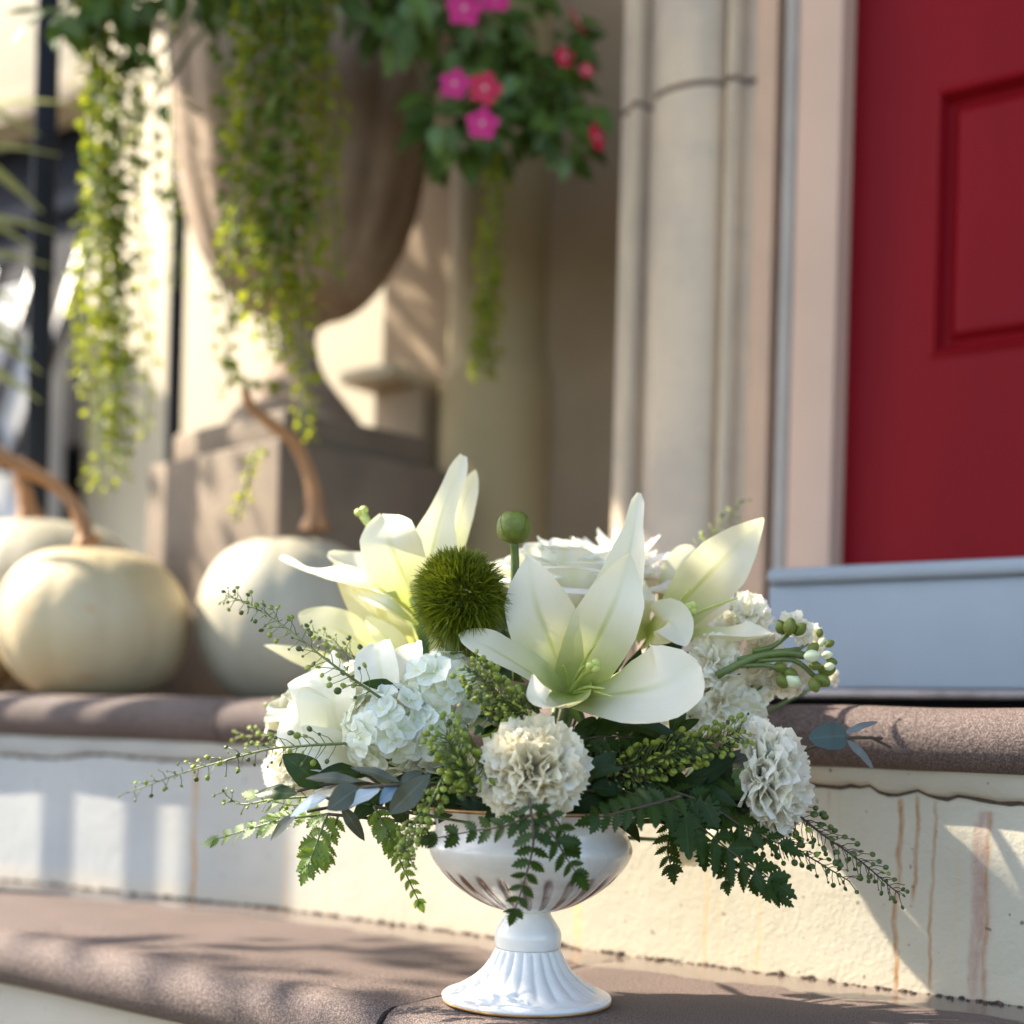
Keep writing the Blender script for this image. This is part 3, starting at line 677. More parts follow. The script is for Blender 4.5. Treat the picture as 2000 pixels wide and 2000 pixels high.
VN = [
 # left mass
 ((205, 0, 190, 960), 1.95, 300, .0125, .02, 'vine', 'longest green vine hanging left of the urn, down to the pumpkins'),
 ((235, -20, 225, 880), 1.98, 270, .0125, .02, 'vinedk', 'dark vine left of the urn, second from the left mass edge'),
 ((185, 10, 170, 760), 1.92, 220, .012, .018, 'vine', 'vine on the outer left side of the hanging mass'),
 ((250, 0, 215, 640), 1.96, 190, .0125, .022, 'vinedk', 'dark vine on the urn side of the left hanging mass'),
 ((262, 80, 290, 860), 2.0, 130, .0095, .012, 'vine', 'thin sparse vine with small round leaves right of the left mass'),
 ((215, 300, 240, 930), 1.97, 170, .012, .018, 'vine', 'vine in the lower middle of the left hanging mass'),
 ((210, 0, 200, 500), 1.93, 170, .013, .026, 'vinedk', 'short dark vine at the top of the left hanging mass'),
 # small ones between
 ((330, -20, 345, 560), 2.12, 60, .010, .012, 'vine', 'sparse vine in front of the rear iron post'),
 ((300, 180, 322, 430), 1.98, 26, .014, .022, 'vinedk', 'short vine with dark round leaves by the urn left edge'),
 ((430, 480, 450, 760), 1.88, 70, .010, .014, 'vine', 'short vine tip hanging under the urn belly'),
 # central mass
 ((440, -10, 480, 620), 1.84, 190, .0135, .024, 'vinedk', 'dark vine on the left of the mass covering the urn'),
 ((480, -10, 520, 690), 1.82, 230, .0135, .026, 'vine', 'yellow green vine left of centre over the urn'),
 ((520, -10, 545, 560), 1.80, 210, .0135, .026, 'vinedk', 'dark vine in the centre of the mass over the urn'),
 ((560, -10, 590, 850), 1.82, 260, .0125, .020, 'vine', 'vine hanging over the urn neck down to the pedestal'),
 ((600, 0, 600, 640), 1.82, 210, .013, .024, 'vine', 'vine right of centre over the urn belly'),
 ((640, 0, 625, 480), 1.85, 150, .013, .018, 'vine', 'vine on the right of the mass over the urn'),
 ((500, 50, 455, 520), 1.81, 170, .013, .026, 'vine', 'yellow tinged vine crossing the left of the urn'),
 ((560, 0, 560, 480), 1.79, 190, .014, .028, 'vinedk', 'dark front vine in the middle of the urn'),
 ((655, 250, 660, 560), 1.86, 60, .010, .010, 'vine', 'thin vine tip on the right of the urn belly'),
 ((530, 430, 560, 700), 1.81, 110, .013, .022, 'vine', 'lower vine over the narrow foot of the urn'),
 # right strand
 ((965, 230, 945, 700), 1.98, 150, .0115, .012, 'vine', 'narrow vine hanging alone right of the urn'),
 ((975, 260, 965, 740), 1.99, 80, .0105, .010, 'vine', 'second thin vine of the pair right of the urn'),
 ((945, 560, 935, 735), 1.98, 60, .0105, .013, 'vine', 'short yellow vine tip at the end of the right strand'),
]
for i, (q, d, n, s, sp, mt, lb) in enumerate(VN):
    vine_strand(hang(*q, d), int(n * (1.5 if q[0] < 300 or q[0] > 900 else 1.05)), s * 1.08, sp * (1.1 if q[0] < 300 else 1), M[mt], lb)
# thin branch with pale leaves over the pedestal
t = vine_strand([W(440, 690, 1.9), W(450, 720, 1.88), W(490, 745, 1.88), W(540, 748, 1.88), W(560, 760, 1.9)], 26, .013, .012, M['vine'], 'thin sideways twig with pale leaves above the pumpkin stem')
t = vine_strand([W(505, 870, 1.72), W(490, 915, 1.72), W(478, 960, 1.73), W(462, 1020, 1.75)], 46, .009, .007, M['vine'], 'yellow seed spike standing behind the second pumpkin')

# vinca plant: broad leaves as parts, pink flowers as things
M['vinca'] = m_leaf('vinca_leaf', (.035, .075, .012), (.08, .14, .02), (.22, .35, .04), .22, .42, vein=.5, spec=.3)
M['vincal'] = m_leaf('light_vinca_leaf', (.08, .16, .03), (.13, .22, .05), (.3, .42, .05), .25, .33, vein=.4)
LV = [leaf_mesh('leaf', M['vinca'], .3, 6, .15, .22), leaf_mesh('leaf', M['vincal'], .32, 6, .2, .3), leaf_mesh('leaf', M['vinca'], .26, 6, .1, .1)]
def vinca(blobs, label, seed):
    random.seed(seed); c = W(blobs[0][0], blobs[0][1], blobs[0][4]); t = thing('flowering_plant', label, 'plant', c, 'leafy plants in the urn')
    root = V((ucx, ucy, zpx(-60))) 
    for (px, py, rx, ry, d, n) in blobs:
        cc = W(px, py, d); mb = MB(); mb.tube(catmull([root, root.lerp(cc, .5) + V((0, 0, .06)), cc], 12), .003, 5); part('stem', mb, M['stemg'], t)
        for i in range(n):
            a = random.random() * 2 * pi; r = sqrt(random.random()); q = cc + V((cos(a) * r * PX(rx, d), random.uniform(-.06, .06), sin(a) * r * PX(ry, d)))
            dirv = (V((cos(a) * .8, -.5 * random.random(), sin(a) * .6 - .5)) + rv(.4)).normalized(); nrm = (V((0, -.75, .55)) + rv(.5)).normalized()
            s = random.uniform(.034, .06); inst('leaf', random.choice(LV), t, frame(q, dirv, nrm) @ Matrix.Scale(s, 4))
vinca([(950, 60, 105, 90, 2.0, 70), (1060, 120, 70, 90, 2.0, 50), (1100, 230, 50, 60, 1.98, 30), (870, 230, 50, 60, 1.97, 30), (930, 250, 50, 45, 1.99, 20), (1010, 170, 60, 60, 2.02, 34), (1095, 290, 30, 30, 1.97, 9)], 'leafy plant with pink flowers spilling over the right of the urn', 4)
vinca([(760, 0, 60, 45, 1.92, 22), (840, -10, 60, 60, 1.95, 26), (790, 40, 18, 40, 1.9, 5), (700, -25, 60, 30, 1.9, 20)], 'short leafy plant at the urn rim, right of the vines', 5)
vinca([(130, 0, 45, 30, 1.9, 14), (240, -10, 80, 45, 1.9, 30), (360, -30, 90, 30, 1.88, 26), (500, -40, 110, 40, 1.85, 36), (620, -30, 50, 40, 1.84, 18), (105, 25, 25, 25, 1.85, 7)], 'broad leaves over the left rim of the urn', 6)
vinca([(285, 135, 14, 12, 1.96, 2), (310, 185, 18, 18, 1.96, 3)], 'small plant tip with bright yellow green leaves left of the urn', 16)
def m_pink(name, c, c2):
    m = NT(name); uv = m.xyz(m.coord('UV')); m.color(m.mix(m.ramp(uv[0], .0, .28, 1, 0), c, c2)); m.rough(.5); m.translucent(c, .25); return m.m
M['pink'] = m_pink('magenta_petal', (.62, .012, .19), (.75, .25, .35)); M['red'] = m_pink('crimson_petal', (.6, .008, .06), (.75, .3, .35))
def round_petal(name, mat, w=.5, n=8, cup=.1, wav=.02, ph=0):
    mb = MB(); rows = []; uvs = []
    for i in range(n + 1):
        t = (1 - cos(pi * i / n)) / 2; ww = w * max(.03, sin(pi * min(1, t) ** 1.25)) ** .55; row = []; uu = []
        for k in range(7):
            v = k / 3 - 1; row.append(V((t - .05 * v * v * t, v * ww, cup * ww * v * v * 1.5 + wav * sin(t * 5 + v * 3 + ph) + cup * t * t * .3))); uu.append((t, v * .5 + .5))
        rows.append(row); uvs.append(uu)
    mb.grid(rows, uvs); return mb.mesh(name, mat)
PKP = {k: round_petal('petal', M[k], .42, 6, -.1, .02) for k in ('pink', 'red')}
M['eye'] = m_plain('flower_eye', (.8, .55, .5), .5)
EYE = MB(); EYE.ball((0, 0, .0005), .0028, 1, (1, 1, .5)); EYE = EYE.mesh('eye', M['eye'])
for (px, py, k, d, nrm, s, lb) in [(907, 16, 'pink', 1.86, (0, -1, .1), 40, 'magenta flower at the top, above the leaves right of the urn'), (968, -8, 'pink', 1.87, (.1, -1, .1), 36, 'magenta flower cut by the top edge of the photo'),
        (888, 163, 'pink', 1.86, (-.1, -1, .1), 34, 'magenta flower on the left of the trio beside the urn'), (947, 172, 'red', 1.86, (.1, -1, 0), 36, 'crimson flower in the middle of the trio beside the urn'), (942, 241, 'pink', 1.85, (0, -1, .1), 36, 'lowest magenta flower of the trio beside the urn'),
        (1128, 40, 'red', 1.9, (.9, -.4, .5), 34, 'crimson flower seen edge on at the upper right of the plant'), (1103, 112, 'red', 1.9, (.4, -.9, .2), 24, 'small crimson flower on the right of the plant, above the column'), (1146, 137, 'red', 1.9, (.3, -1, 0), 16, 'tiny crimson bud flower on the right of the plant'), (1167, 268, 'red', 1.9, (.8, -.6, .1), 30, 'crimson flower at the lowest right tip of the plant')]:
    c = W(px, py, d); t = thing('pink_flower', lb, 'flower', c, 'pink flowers in the urn'); n = V(nrm).normalized(); a0 = V((.3, .1, 1)).cross(n).normalized(); b0 = n.cross(a0); ph = random.random()
    for j in range(5):
        a = 2 * pi * j / 5 + ph; inst('petal', PKP[k], t, frame(c, a0 * cos(a) + b0 * sin(a), n) @ Matrix.Scale(PX(s, d), 4))
    inst('eye', EYE, t, frame(c + n * .001, a0, n)); mb = MB(); mb.tube([c - n * .002, c - n * .03 + V((0, 0, -.01)), c + V((-.02, .08, .01))], .0015, 5); part('stem', mb, M['stemg'], t)

# strappy plant at the left edge
M['strap'] = m_leaf('strap_leaf', (.22, .24, .07), (.34, .36, .13), (.6, .6, .2), .3, .4)
LS = leaf_mesh('leaf', M['strap'], .07, 10, .3, .35)
c = W(-90, 420, 2.3); t = thing('strap_plant', 'pale green strap leaved plant at the left edge of the photo', 'plant', V((c.x, c.y, .23))); random.seed(3)
for (x0, y0, x1, y1) in [(-130, 260, 75, 105), (-150, 330, 55, 205), (-140, 280, 60, 310), (-120, 420, 35, 400), (-140, 520, 45, 430), (-120, 620, 55, 640), (-150, 600, 30, 590), (-160, 200, 40, 160), (-120, 700, 50, 700), (-140, 450, 60, 360), (-140, 560, 20, 520)]:
    a, b = W(x0, y0, 2.3), W(x1, y1, 2.2); inst('leaf', LS, t, frame(a, b - a, (0, -.6, .8)) @ Matrix.Scale((b - a).length, 4))
mb = MB(); mb.tube(catmull([V((c.x, c.y, .23)), c - V((0, 0, .15)), c + V((0, 0, .15))], 10), .012, 8); part('stem', mb, M['stemd'], t)

# added unseen trees on the left, leaves placed along sun rays to shade chosen spots
M['added_shade_tree'] = m_leaf('added_tree_leaf', (.04, .08, .02), (.07, .12, .03), (.2, .3, .05), .25)
def added_shade_tree(c, R, n, label, seed, size=.09, base=-.3):
    random.seed(seed); t = thing('added_shade_tree', label, 'added_shade_tree', (c[0], c[1], base)); mb = MB()
    mb.tube(catmull([V((c[0], c[1], base)), V((c[0] + .05, c[1], c[2] * .4)), V(c)], 12), [.09 - .005 * i for i in range(13)], 10)
    for k in range(9): mb.tube(catmull([V((c[0], c[1], c[2] * .6)), V(c) + rv(R * .4), V(c) + rv(R * .8)], 8), [.03 - .003 * i for i in range(9)], 6)
    part('trunk', mb, M['stemd'], t); mb = MB()
    cl = [V(c) + V((random.gauss(0, .45), random.gauss(0, .45), random.gauss(0, .35))) * R for _ in range(26)]
    for i in range(n):
        p = random.choice(cl) + rv(.28 * R); x = rv().normalized(); y = rv().cross(x).normalized(); s = size * random.uniform(.6, 1.2); b = len(mb.v)
        for lx, ly in ((0, 0), (.5, -.3), (1, 0), (.5, .3)): mb.v.append(tuple(p + x * lx * s + y * ly * s)); mb.uv.append((lx, ly + .5))
        mb.f.append((b, b + 1, b + 2, b + 3))
    part('crown', mb, M['added_shade_tree'], t, kind='stuff')

def canopy(label, seed, zc_, boxes, size=.06, tx=None):
    random.seed(seed); cs = [(a + b) / 2 for a, b in (boxes[0][0], boxes[0][1])]; cx_, cy_ = cs[0] + SUN.x / SUN.z * zc_, cs[1] + SUN.y / SUN.z * zc_
    t = thing('added_shade_tree', label, 'added_shade_tree', (cx_, cy_, -.3)); mb = MB()
    mb.tube(catmull([V((cx_, cy_, -.3)), V((cx_ + .04, cy_ - .03, zc_ * .5)), V((cx_, cy_, zc_))], 12), [.06 - .003 * i for i in range(13)], 10)
    for k in range(8): e = rv(.5); e.z = abs(e.z) * .5; mb.tube(catmull([V((cx_, cy_, zc_ * .7)), V((cx_, cy_, zc_)) + e * .5, V((cx_, cy_, zc_)) + e], 8), [.02 - .002 * i for i in range(9)], 6)
    part('trunk', mb, M['stemd'], t); mb = MB()
    for (c0_, c1_), (e0_, e1_), n in boxes:
        for i in range(n):
            z = zc_ + random.uniform(-.22, .22); cc = random.uniform(c0_, c1_); ee = random.uniform(e0_, e1_); p = V((cc + SUN.x / SUN.z * z, ee + SUN.y / SUN.z * z, z))
            x = (rv() + V((0, 0, -.3))).normalized(); y = rv().cross(x).normalized(); w = size * random.uniform(.6, 1.2); b = len(mb.v)
            for lx, ly in ((0, 0), (.35, -.28), (.75, -.22), (1, 0), (.75, .22), (.35, .28)): mb.v.append(tuple(p + x * lx * w + y * ly * w)); mb.uv.append((lx, ly + .5))
            mb.f.append(tuple(range(b, b + 6)))
    part('crown', mb, M['added_shade_tree'], t, kind='stuff')
canopy('added unseen dense leaf canopy left of the steps, shading the bouquet', 31, 2.1, [((.02, .62), (.25, .955), 1250), ((.62, 1.0), (.4, .9), 260), ((.40, .47), (.93, 1.04), 60), ((-.5, .02), (.3, .93), 300), ((.035, .095), (.95, 1.06), 34), ((-.8, -.03), (.9, 1.3), 210)])

canopy('added unseen leaf canopy left of the porch, dappling the urn and wall', 47, 2.15, [((.25, 1.35), (1.95, 2.45), 620), ((.9, 1.5), (1.45, 1.95), 260), ((-.1, .25), (1.9, 2.3), 60)], .06)
# ================================================================ compote vase
VX, VY = W(1028, 1955, 1.034).x, 1.034
q = .383e-3
def zz(py): return max(0, (1955 - py) * q)
def m_ceram():
    m = NT('cream_white_glazed_ceramic'); uv = m.xyz(m.coord('UV')); o = m.coord(); n = m.noise(o, 40, 4)
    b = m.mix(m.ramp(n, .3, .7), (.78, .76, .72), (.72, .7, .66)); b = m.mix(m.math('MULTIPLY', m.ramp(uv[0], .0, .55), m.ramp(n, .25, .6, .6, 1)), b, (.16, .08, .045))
    m.color(b); m.rough(m.ramp(m.noise(o, 20, 2), .3, .7, .16, .3)); m.p.inputs['Coat Weight'].default_value = .25; m.p.inputs['Coat Roughness'].default_value = .1
    m.bump(m.noise(o, 25, 2), .06, .001); return m.m
M['ceram'] = m_ceram()
M['gold'] = m_plain('aged_gold_paint', (.42, .24, .09), .4, (.3, .16, .06), 60, .1, 200, metal=.5)
vase = thing('compote_vase', 'white footed ceramic compote bowl with gold rim standing on the lower step', 'vase', (VX, VY, 0))
def cmp_prof(tab, n): return [(p.x, p.y) for p in catmull([V((r * q, z, 0)) for r, z in tab], n)]
foot_t = [(160, .0012), (165, .003), (165.5, .0048), (162, .0062), (156, .0068), (150, .0074), (142, .009), (129, .0123), (108, .0172), (90, .0232), (79, .0285), (71.5, .034), (65, .039), (62, .0405)]
fp = cmp_prof(foot_t, 60); NFL = 22
def ff(a, r, z, i):
    e = max(0, min(1, (z - .0085) / .003)) * max(0, min(1, (.0405 - z) / .002)); return 1 - .085 * e * (1 - abs(sin(a * NFL / 2)) ** .55)
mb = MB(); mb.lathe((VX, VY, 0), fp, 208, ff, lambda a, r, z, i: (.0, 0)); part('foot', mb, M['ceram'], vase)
mb = MB(); mb.lathe((VX, VY, 0), [(q * 150, .0002), (q * 161, .0003), (q * 165, .0012), (q * 165.8, .0022), (q * 163, .0034)], 96); part('gold_base_line', mb, M['gold'], vase)
stem_t = [(61, .0405), (63.5, .0415), (65, .0445), (65.5, .049), (63.5, .0535), (58, .0575), (51, .0615), (45, .0650), (42.5, .0682)]
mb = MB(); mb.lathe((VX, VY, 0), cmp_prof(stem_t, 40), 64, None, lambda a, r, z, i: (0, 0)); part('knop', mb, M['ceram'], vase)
bowl_t = [(42, .0680), (60, .0695), (90, .0735), (117, .079), (142, .0855), (163, .0925), (180, .1), (192, .1065), (199, .1134), (197, .119), (190, .125), (187.5, .130), (191, .135), (203, .140), (219, .1440), (222, .1450), (219, .1458), (205, .1435), (180, .13), (170, .11), (120, .09), (10, .082)]
bp = cmp_prof(bowl_t, 110); NBL = 24
def bfe(a, r, z, i):
    e = max(0, min(1, (z - .0705) / .004)) * max(0, min(1, (.1 - z) / .008)) if i < 55 else 0
    g = 1 - abs(sin((a * NBL + (z - .07) * 60) / 2)); return e, g
def bf(a, r, z, i):
    e, g = bfe(a, r, z, i); return 1 - .055 * e * g ** 2.2
mb = MB(); mb.lathe((VX, VY, 0), bp, 240, bf, lambda a, r, z, i: ((lambda e, g: e * max(0, g - .3) * 1.4 + .10 + .13 * e)(*bfe(a, r, z, i)), 0)); part('bowl', mb, M['ceram'], vase)  # brown pigment in the flutes, plus shade put into the whole bowl's browner colour
mb = MB(); mb.lathe((VX, VY, 0), [(q * 219.5, .1436), (q * 223.2, .1444), (q * 223.6, .1454), (q * 221, .1464), (q * 217, .1462)], 96); part('gold_rim', mb, M['gold'], vase)
mb = MB(); mb.lathe((VX, VY, 0), [(.001, .150), (q * 120, .149), (q * 175, .138), (q * 172, .12)], 32, lambda a, r, z, i: 1 + .03 * sin(a * 5)); part('floral_foam', mb, m_plain('floral_foam', (.02, .045, .015), .95, (.03, .06, .02), 80, .4, 300), vase)
ROOT = V((VX, VY, .135))

# ================================================================ flower materials
M['lily'] = m_petal('lily_petal', (.86, .81, .66), (.36, .43, .02), (.88, .84, .5), .34, .45, .95, .68)
M['lilyglow'] = m_petal('lily_petal_backlit', (.80, .79, .60), (.58, .60, .10), (.9, .88, .4), .5, .45, .9, .6)  # backlit glow put into a yellower, more translucent petal colour
M['rose'] = m_petal('white_rose_petal', (.90, .88, .77), (.84, .82, .55), (.92, .9, .68), .4, .5, .05, .9)
M['rosecool'] = m_petal('cool_white_rose_petal', (.91, .91, .86), (.8, .82, .58), (.92, .92, .78), .42, .5, .05, .8)
M['carn'] = m_petal('cream_carnation_petal', (.95, .91, .79), (.92, .82, .58), (.95, .9, .72), .42, .6, .05, .5)
M['carnw'] = m_petal('white_carnation_petal', (.95, .93, .87), (.88, .82, .64), (.95, .93, .8), .42, .6, .05, .5)
M['hyd'] = m_petal('hydrangea_petal', (.86, .89, .84), (.72, .77, .46), (.88, .9, .74), .4, .5, .05, .5, (.84, .88, .9))
M['stock'] = m_petal('stock_petal', (.93, .90, .82), (.72, .72, .42), (.93, .9, .74), .42, .55, .05, .4)
M['mum'] = m_petal('white_mum_petal', (.92, .91, .91), (.78, .74, .55), (.9, .9, .82), .4, .55, .05, .4)
M['stig'] = m_plain('green_stigma', (.42, .48, .10), .4, (.5, .55, .15), 200, .2, 600)
M['bud'] = m_plain('green_bud', (.11, .14, .012), .6, (.17, .2, .03), 120, .2, 500)
M['budw'] = m_plain('pale_bud', (.75, .76, .55), .5, (.6, .66, .3), 150)
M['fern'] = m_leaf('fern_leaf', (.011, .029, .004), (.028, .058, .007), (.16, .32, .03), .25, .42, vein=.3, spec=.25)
M['fernl'] = m_leaf('sunlit_fern_leaf', (.07, .14, .02), (.12, .2, .03), (.42, .58, .05), .42, .4, vein=.3)  # fern leaf again, with sunlight put into its lighter colour
M['dleaf'] = m_leaf('dark_green_leaf', (.010, .026, .006), (.024, .05, .01), (.16, .28, .03), .2, .36, vein=.4, spec=.3)
M['eucb'] = m_leaf('blue_eucalyptus_leaf', (.085, .15, .21), (.13, .21, .27), (.2, .3, .25), .12, .5, vein=.2)
M['eucp'] = m_leaf('pale_eucalyptus_leaf', (.30, .37, .40), (.38, .45, .47), (.4, .45, .4), .15, .5, vein=.2)
M['euct'] = m_leaf('teal_eucalyptus_leaf', (.045, .075, .07), (.07, .1, .09), (.15, .2, .12), .12, .5, vein=.2, spec=.3)
M['eucg'] = m_leaf('grey_eucalyptus_leaf', (.14, .17, .165), (.18, .2, .2), (.25, .28, .2), .15, .5, vein=.2, spec=.3)
M['eucd'] = m_leaf('olive_eucalyptus_leaf', (.05, .058, .036), (.085, .09, .055), (.15, .16, .06), .12, .42, vein=.4)
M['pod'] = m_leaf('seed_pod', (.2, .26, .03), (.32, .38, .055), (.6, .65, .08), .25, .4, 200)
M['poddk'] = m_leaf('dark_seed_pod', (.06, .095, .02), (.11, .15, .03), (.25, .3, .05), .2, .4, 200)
M['calyx'] = m_leaf('calyx_green', (.07, .14, .03), (.13, .21, .05), (.3, .4, .06), .2, .4)

def stem_to_root(t, c, r=.0022, mat='stemg', k=.5):
    c = V(c); m = c.lerp(ROOT, .5) + V((0, 0, -.004)); mb = MB(); mb.tube(catmull([c, m, ROOT + (c - ROOT) * .12], 10), r, 6); part('stem', mb, M[mat], t)

# ---- long petals drawn along a spine
LILY = [(0, .22), (.12, .45), (.28, .82), (.45, 1.0), (.6, .96), (.75, .74), (.87, .48), (.95, .3), (1, .08)]
STRAPP = [(0, .5), (.3, .85), (.6, 1.0), (.8, .85), (.93, .5), (1, .08)]
def petal(t, spine, hw, up, mat, cup=.22, wave=.075, prof=LILY, name='petal', nu=22, nv=10, skew=0.0, seed=0, ridge=.07, tipcurl=0.0):
    P = catmull(spine, nu); up = V(up).normalized(); rows = []; uvs = []; rnd = random.Random(seed + int(abs(P[0].x) * 1e5))
    ph = rnd.random() * 6
    for i, p in enumerate(P):
        u = i / nu; T = (P[min(i + 1, nu)] - P[max(i - 1, 0)]).normalized(); S = T.cross(up); S = S.normalized() if S.length > .05 else T.cross(V((0, -1, 0))).normalized(); N = S.cross(T)
        if N.dot(up) < 0: N = -N
        w = hw * lerpl(prof, u); row = []; uu = []
        for j in range(nv + 1):
            v = 2 * j / nv - 1; av = abs(v)
            off = N * (cup * w * (av ** 1.8) - ridge * hw * exp(-(v * 5) ** 2) * min(1, u * 4) * (1 - u) + wave * hw * sin(u * 11 + ph + v * 1.3) * av ** 2 * min(1, u * 3))
            off -= N * tipcurl * hw * max(0, u - .7) ** 2 * 6
            row.append(p + S * (v * w + skew * w * (1 - v * v)) + off); uu.append((u, v * .5 + .5))
        rows.append(row); uvs.append(uu)
    mb = MB(); mb.grid(rows, uvs); return part(name, mb, mat, t)
def WS(*a): return [W(*p) for p in a]
def stamens(t, c, tips, stig=None, r=.0014, rs=.0055):
    for p in tips:
        mb = MB(); mb.tube(catmull([c, c.lerp(p, .5) + V((0, 0, .003)), p], 8), [r, r, r, r * .9, r * .9, r * .8, r * .7, r * .6, r * .4], 6); part('filament', mb, M['stig'], t)
    if stig is not None:
        mb = MB(); P = catmull([c, c.lerp(stig, .5) + V((0, 0, .002)), stig], 10); mb.tube(P, [.0021] * 8 + [.0024, .0034, .0042], 8)
        dv = (P[-1] - P[-3]).normalized(); a = dv.cross(V((0, .3, 1))).normalized(); b = dv.cross(a)
        for k in range(3): mb.ball(P[-1] + (a * cos(k * 2.09) + b * sin(k * 2.09)) * rs * .45, rs * .62, 2, (1, 1, .9))
        part('pistil', mb, M['stig'], t)

# ---------------------------------------------------------------- lilies
GL = 'white lilies in the bowl'
T0 = W(1112, 1356, 1.03)
t = thing('lily', 'largest open white lily facing the viewer in the centre of the bouquet', 'flower', T0, GL)
petal(t, WS((1112, 1362, 1.03), (1045, 1318, 1.0), (962, 1268, .975), (897, 1238, .98)), PX(47), (.15, -.75, .6), M['lily'], .25, prof=[(0, .6), (.2, .9), (.45, 1.0), (.62, .9), (.8, .66), (.92, .46), (1, .12)])
petal(t, WS((1108, 1350, 1.03), (1078, 1262, 1.01), (1046, 1175, 1.0), (1032, 1088, 1.01)), PX(70), (-.1, -1, .2), M['lily'], .2, prof=[(0, .5), (.15, .7), (.35, .88), (.52, 1.0), (.68, .88), (.82, .6), (.93, .3), (1, .05)])
petal(t, WS((1125, 1335, 1.05), (1185, 1220, 1.045), (1226, 1090, 1.045), (1249, 963, 1.065)), PX(52), (-.2, -1, .1), M['lily'], .35, prof=[(0, .9), (.3, 1), (.5, 1.0), (.68, .7), (.82, .38), (.95, .27), (1, .08)])
petal(t, WS((1115, 1350, 1.03), (1160, 1262, 1.01), (1202, 1172, 1.0), (1231, 1082, 1.012)), PX(66), (.1, -1, .1), M['lily'], .25, prof=[(0, .6), (.15, .8), (.35, .97), (.5, 1.0), (.68, .85), (.84, .5), (.95, .22), (1, .04)])
petal(t, WS((1112, 1364, 1.03), (1190, 1354, .99), (1282, 1340, .962), (1366, 1298, .962)), PX(92), (.1, -.8, .55), M['lily'], .16, prof=[(0, .35), (.15, .62), (.35, .88), (.55, 1.0), (.72, .97), (.86, .78), (.95, .48), (1, .1)])
petal(t, WS((1118, 1352, 1.03), (1115, 1376, .97), (1098, 1382, .945), (1066, 1376, .932), (1046, 1352, .935), (1041, 1318, .95)), PX(30), (-.2, -.6, .75), M['lily'], .5, .14, prof=[(0, 1.5), (.2, 1.35), (.45, 1.1), (.62, .95), (.75, .7), (.9, .3), (1, .06)])
stamens(t, T0 + V((0, -.004, 0)), WS((1162, 1258, .985), (1140, 1300, .965), (1180, 1345, .955), (1195, 1360, .95), (1100, 1300, .99)), W(1160, 1300, .955))
stem_to_root(t, T0 + V((0, .006, -.004)), .004)

T1 = W(1288, 1238, 1.10)
t = thing('lily', 'white lily at the upper right with a long petal pointing up right', 'flower', T1, GL)
petal(t, WS((1290, 1236, 1.1), (1345, 1165, 1.09), (1415, 1090, 1.075), (1492, 1013, 1.075)), PX(62, 1.08), (.25, -.9, -.1), M['lily'], .3, prof=[(0, .25), (.2, .7), (.45, 1.0), (.65, .93), (.82, .6), (.94, .27), (1, .06)])
petal(t, WS((1300, 1250, 1.1), (1375, 1252, 1.07), (1450, 1250, 1.05), (1511, 1238, 1.05)), PX(44, 1.05), (-.1, -.35, .9), M['lily'], .5, prof=[(0, .35), (.3, .85), (.55, 1.0), (.78, .95), (.92, .6), (1, .12)])
petal(t, WS((1300, 1245, 1.11), (1355, 1200, 1.12), (1400, 1150, 1.13), (1428, 1105, 1.135)), PX(46, 1.1), (.1, -1, .1), M['lily'], .2)
petal(t, WS((1262, 1250, 1.09), (1290, 1225, 1.06), (1310, 1215, 1.05), (1340, 1262, 1.04)), PX(44, 1.06), (.0, -1, .3), M['lily'], .25, prof=STRAPP)
petal(t, WS((1255, 1250, 1.10), (1248, 1210, 1.08), (1252, 1170, 1.07), (1262, 1138, 1.08)), PX(26, 1.08), (.3, -1, 0), M['lily'], .4, .2, prof=STRAPP)
petal(t, WS((1290, 1236, 1.11), (1310, 1150, 1.15), (1335, 1095, 1.17), (1358, 1070, 1.18)), PX(34, 1.14), (.1, -1, .1), M['lily'], .3)
stamens(t, T1, WS((1440, 1168, 1.06), (1350, 1150, 1.07)), W(1350, 1188, 1.055), rs=.0062)
stem_to_root(t, T1 + V((0, .004, -.004)), .004)

T2 = W(822, 1206, 1.12)
t = thing('lily', 'tall white lily at the upper left with an upright petal above the green fuzzy ball', 'flower', T2, GL)
petal(t, WS((828, 1200, 1.12), (838, 1110, 1.11), (862, 1005, 1.12), (905, 890, 1.13)), PX(50, 1.12), (.3, -1, .1), M['lily'], .3, prof=[(0, .25), (.2, .7), (.4, 1), (.52, .88), (.66, .55), (.8, .4), (.93, .37), (1, .15)])
petal(t, WS((845, 1180, 1.15), (885, 1070, 1.15), (905, 985, 1.15), (929, 918, 1.15)), PX(24, 1.15), (.4, -1, .1), M['lily'], .3, prof=STRAPP)
petal(t, WS((818, 1200, 1.12), (788, 1125, 1.10), (762, 1060, 1.09), (747, 1004, 1.10)), PX(62, 1.1), (-.2, -1, .2), M['lily'], .2, prof=[(0, .2), (.2, .55), (.4, .88), (.6, 1.0), (.78, .88), (.92, .5), (1, .08)])
petal(t, WS((820, 1215, 1.12), (745, 1155, 1.10), (660, 1128, 1.12), (600, 1115, 1.16), (548, 1088, 1.22)), PX(30, 1.1), (-.2, -.45, .85), M['lily'], .4, prof=[(0, .3), (.3, .95), (.5, 1.0), (.66, .5), (.8, .3), (.93, .34), (1, .12)])
petal(t, WS((818, 1222, 1.11), (770, 1192, 1.09), (735, 1172, 1.09), (690, 1150, 1.11)), PX(20, 1.1), (0, -.7, .6), M['lily'], .3, prof=STRAPP)
petal(t, WS((812, 1205, 1.15), (740, 1130, 1.17), (690, 1105, 1.18), (640, 1082, 1.18)), PX(40, 1.15), (-.1, -.7, .6), M['lily'], .3)
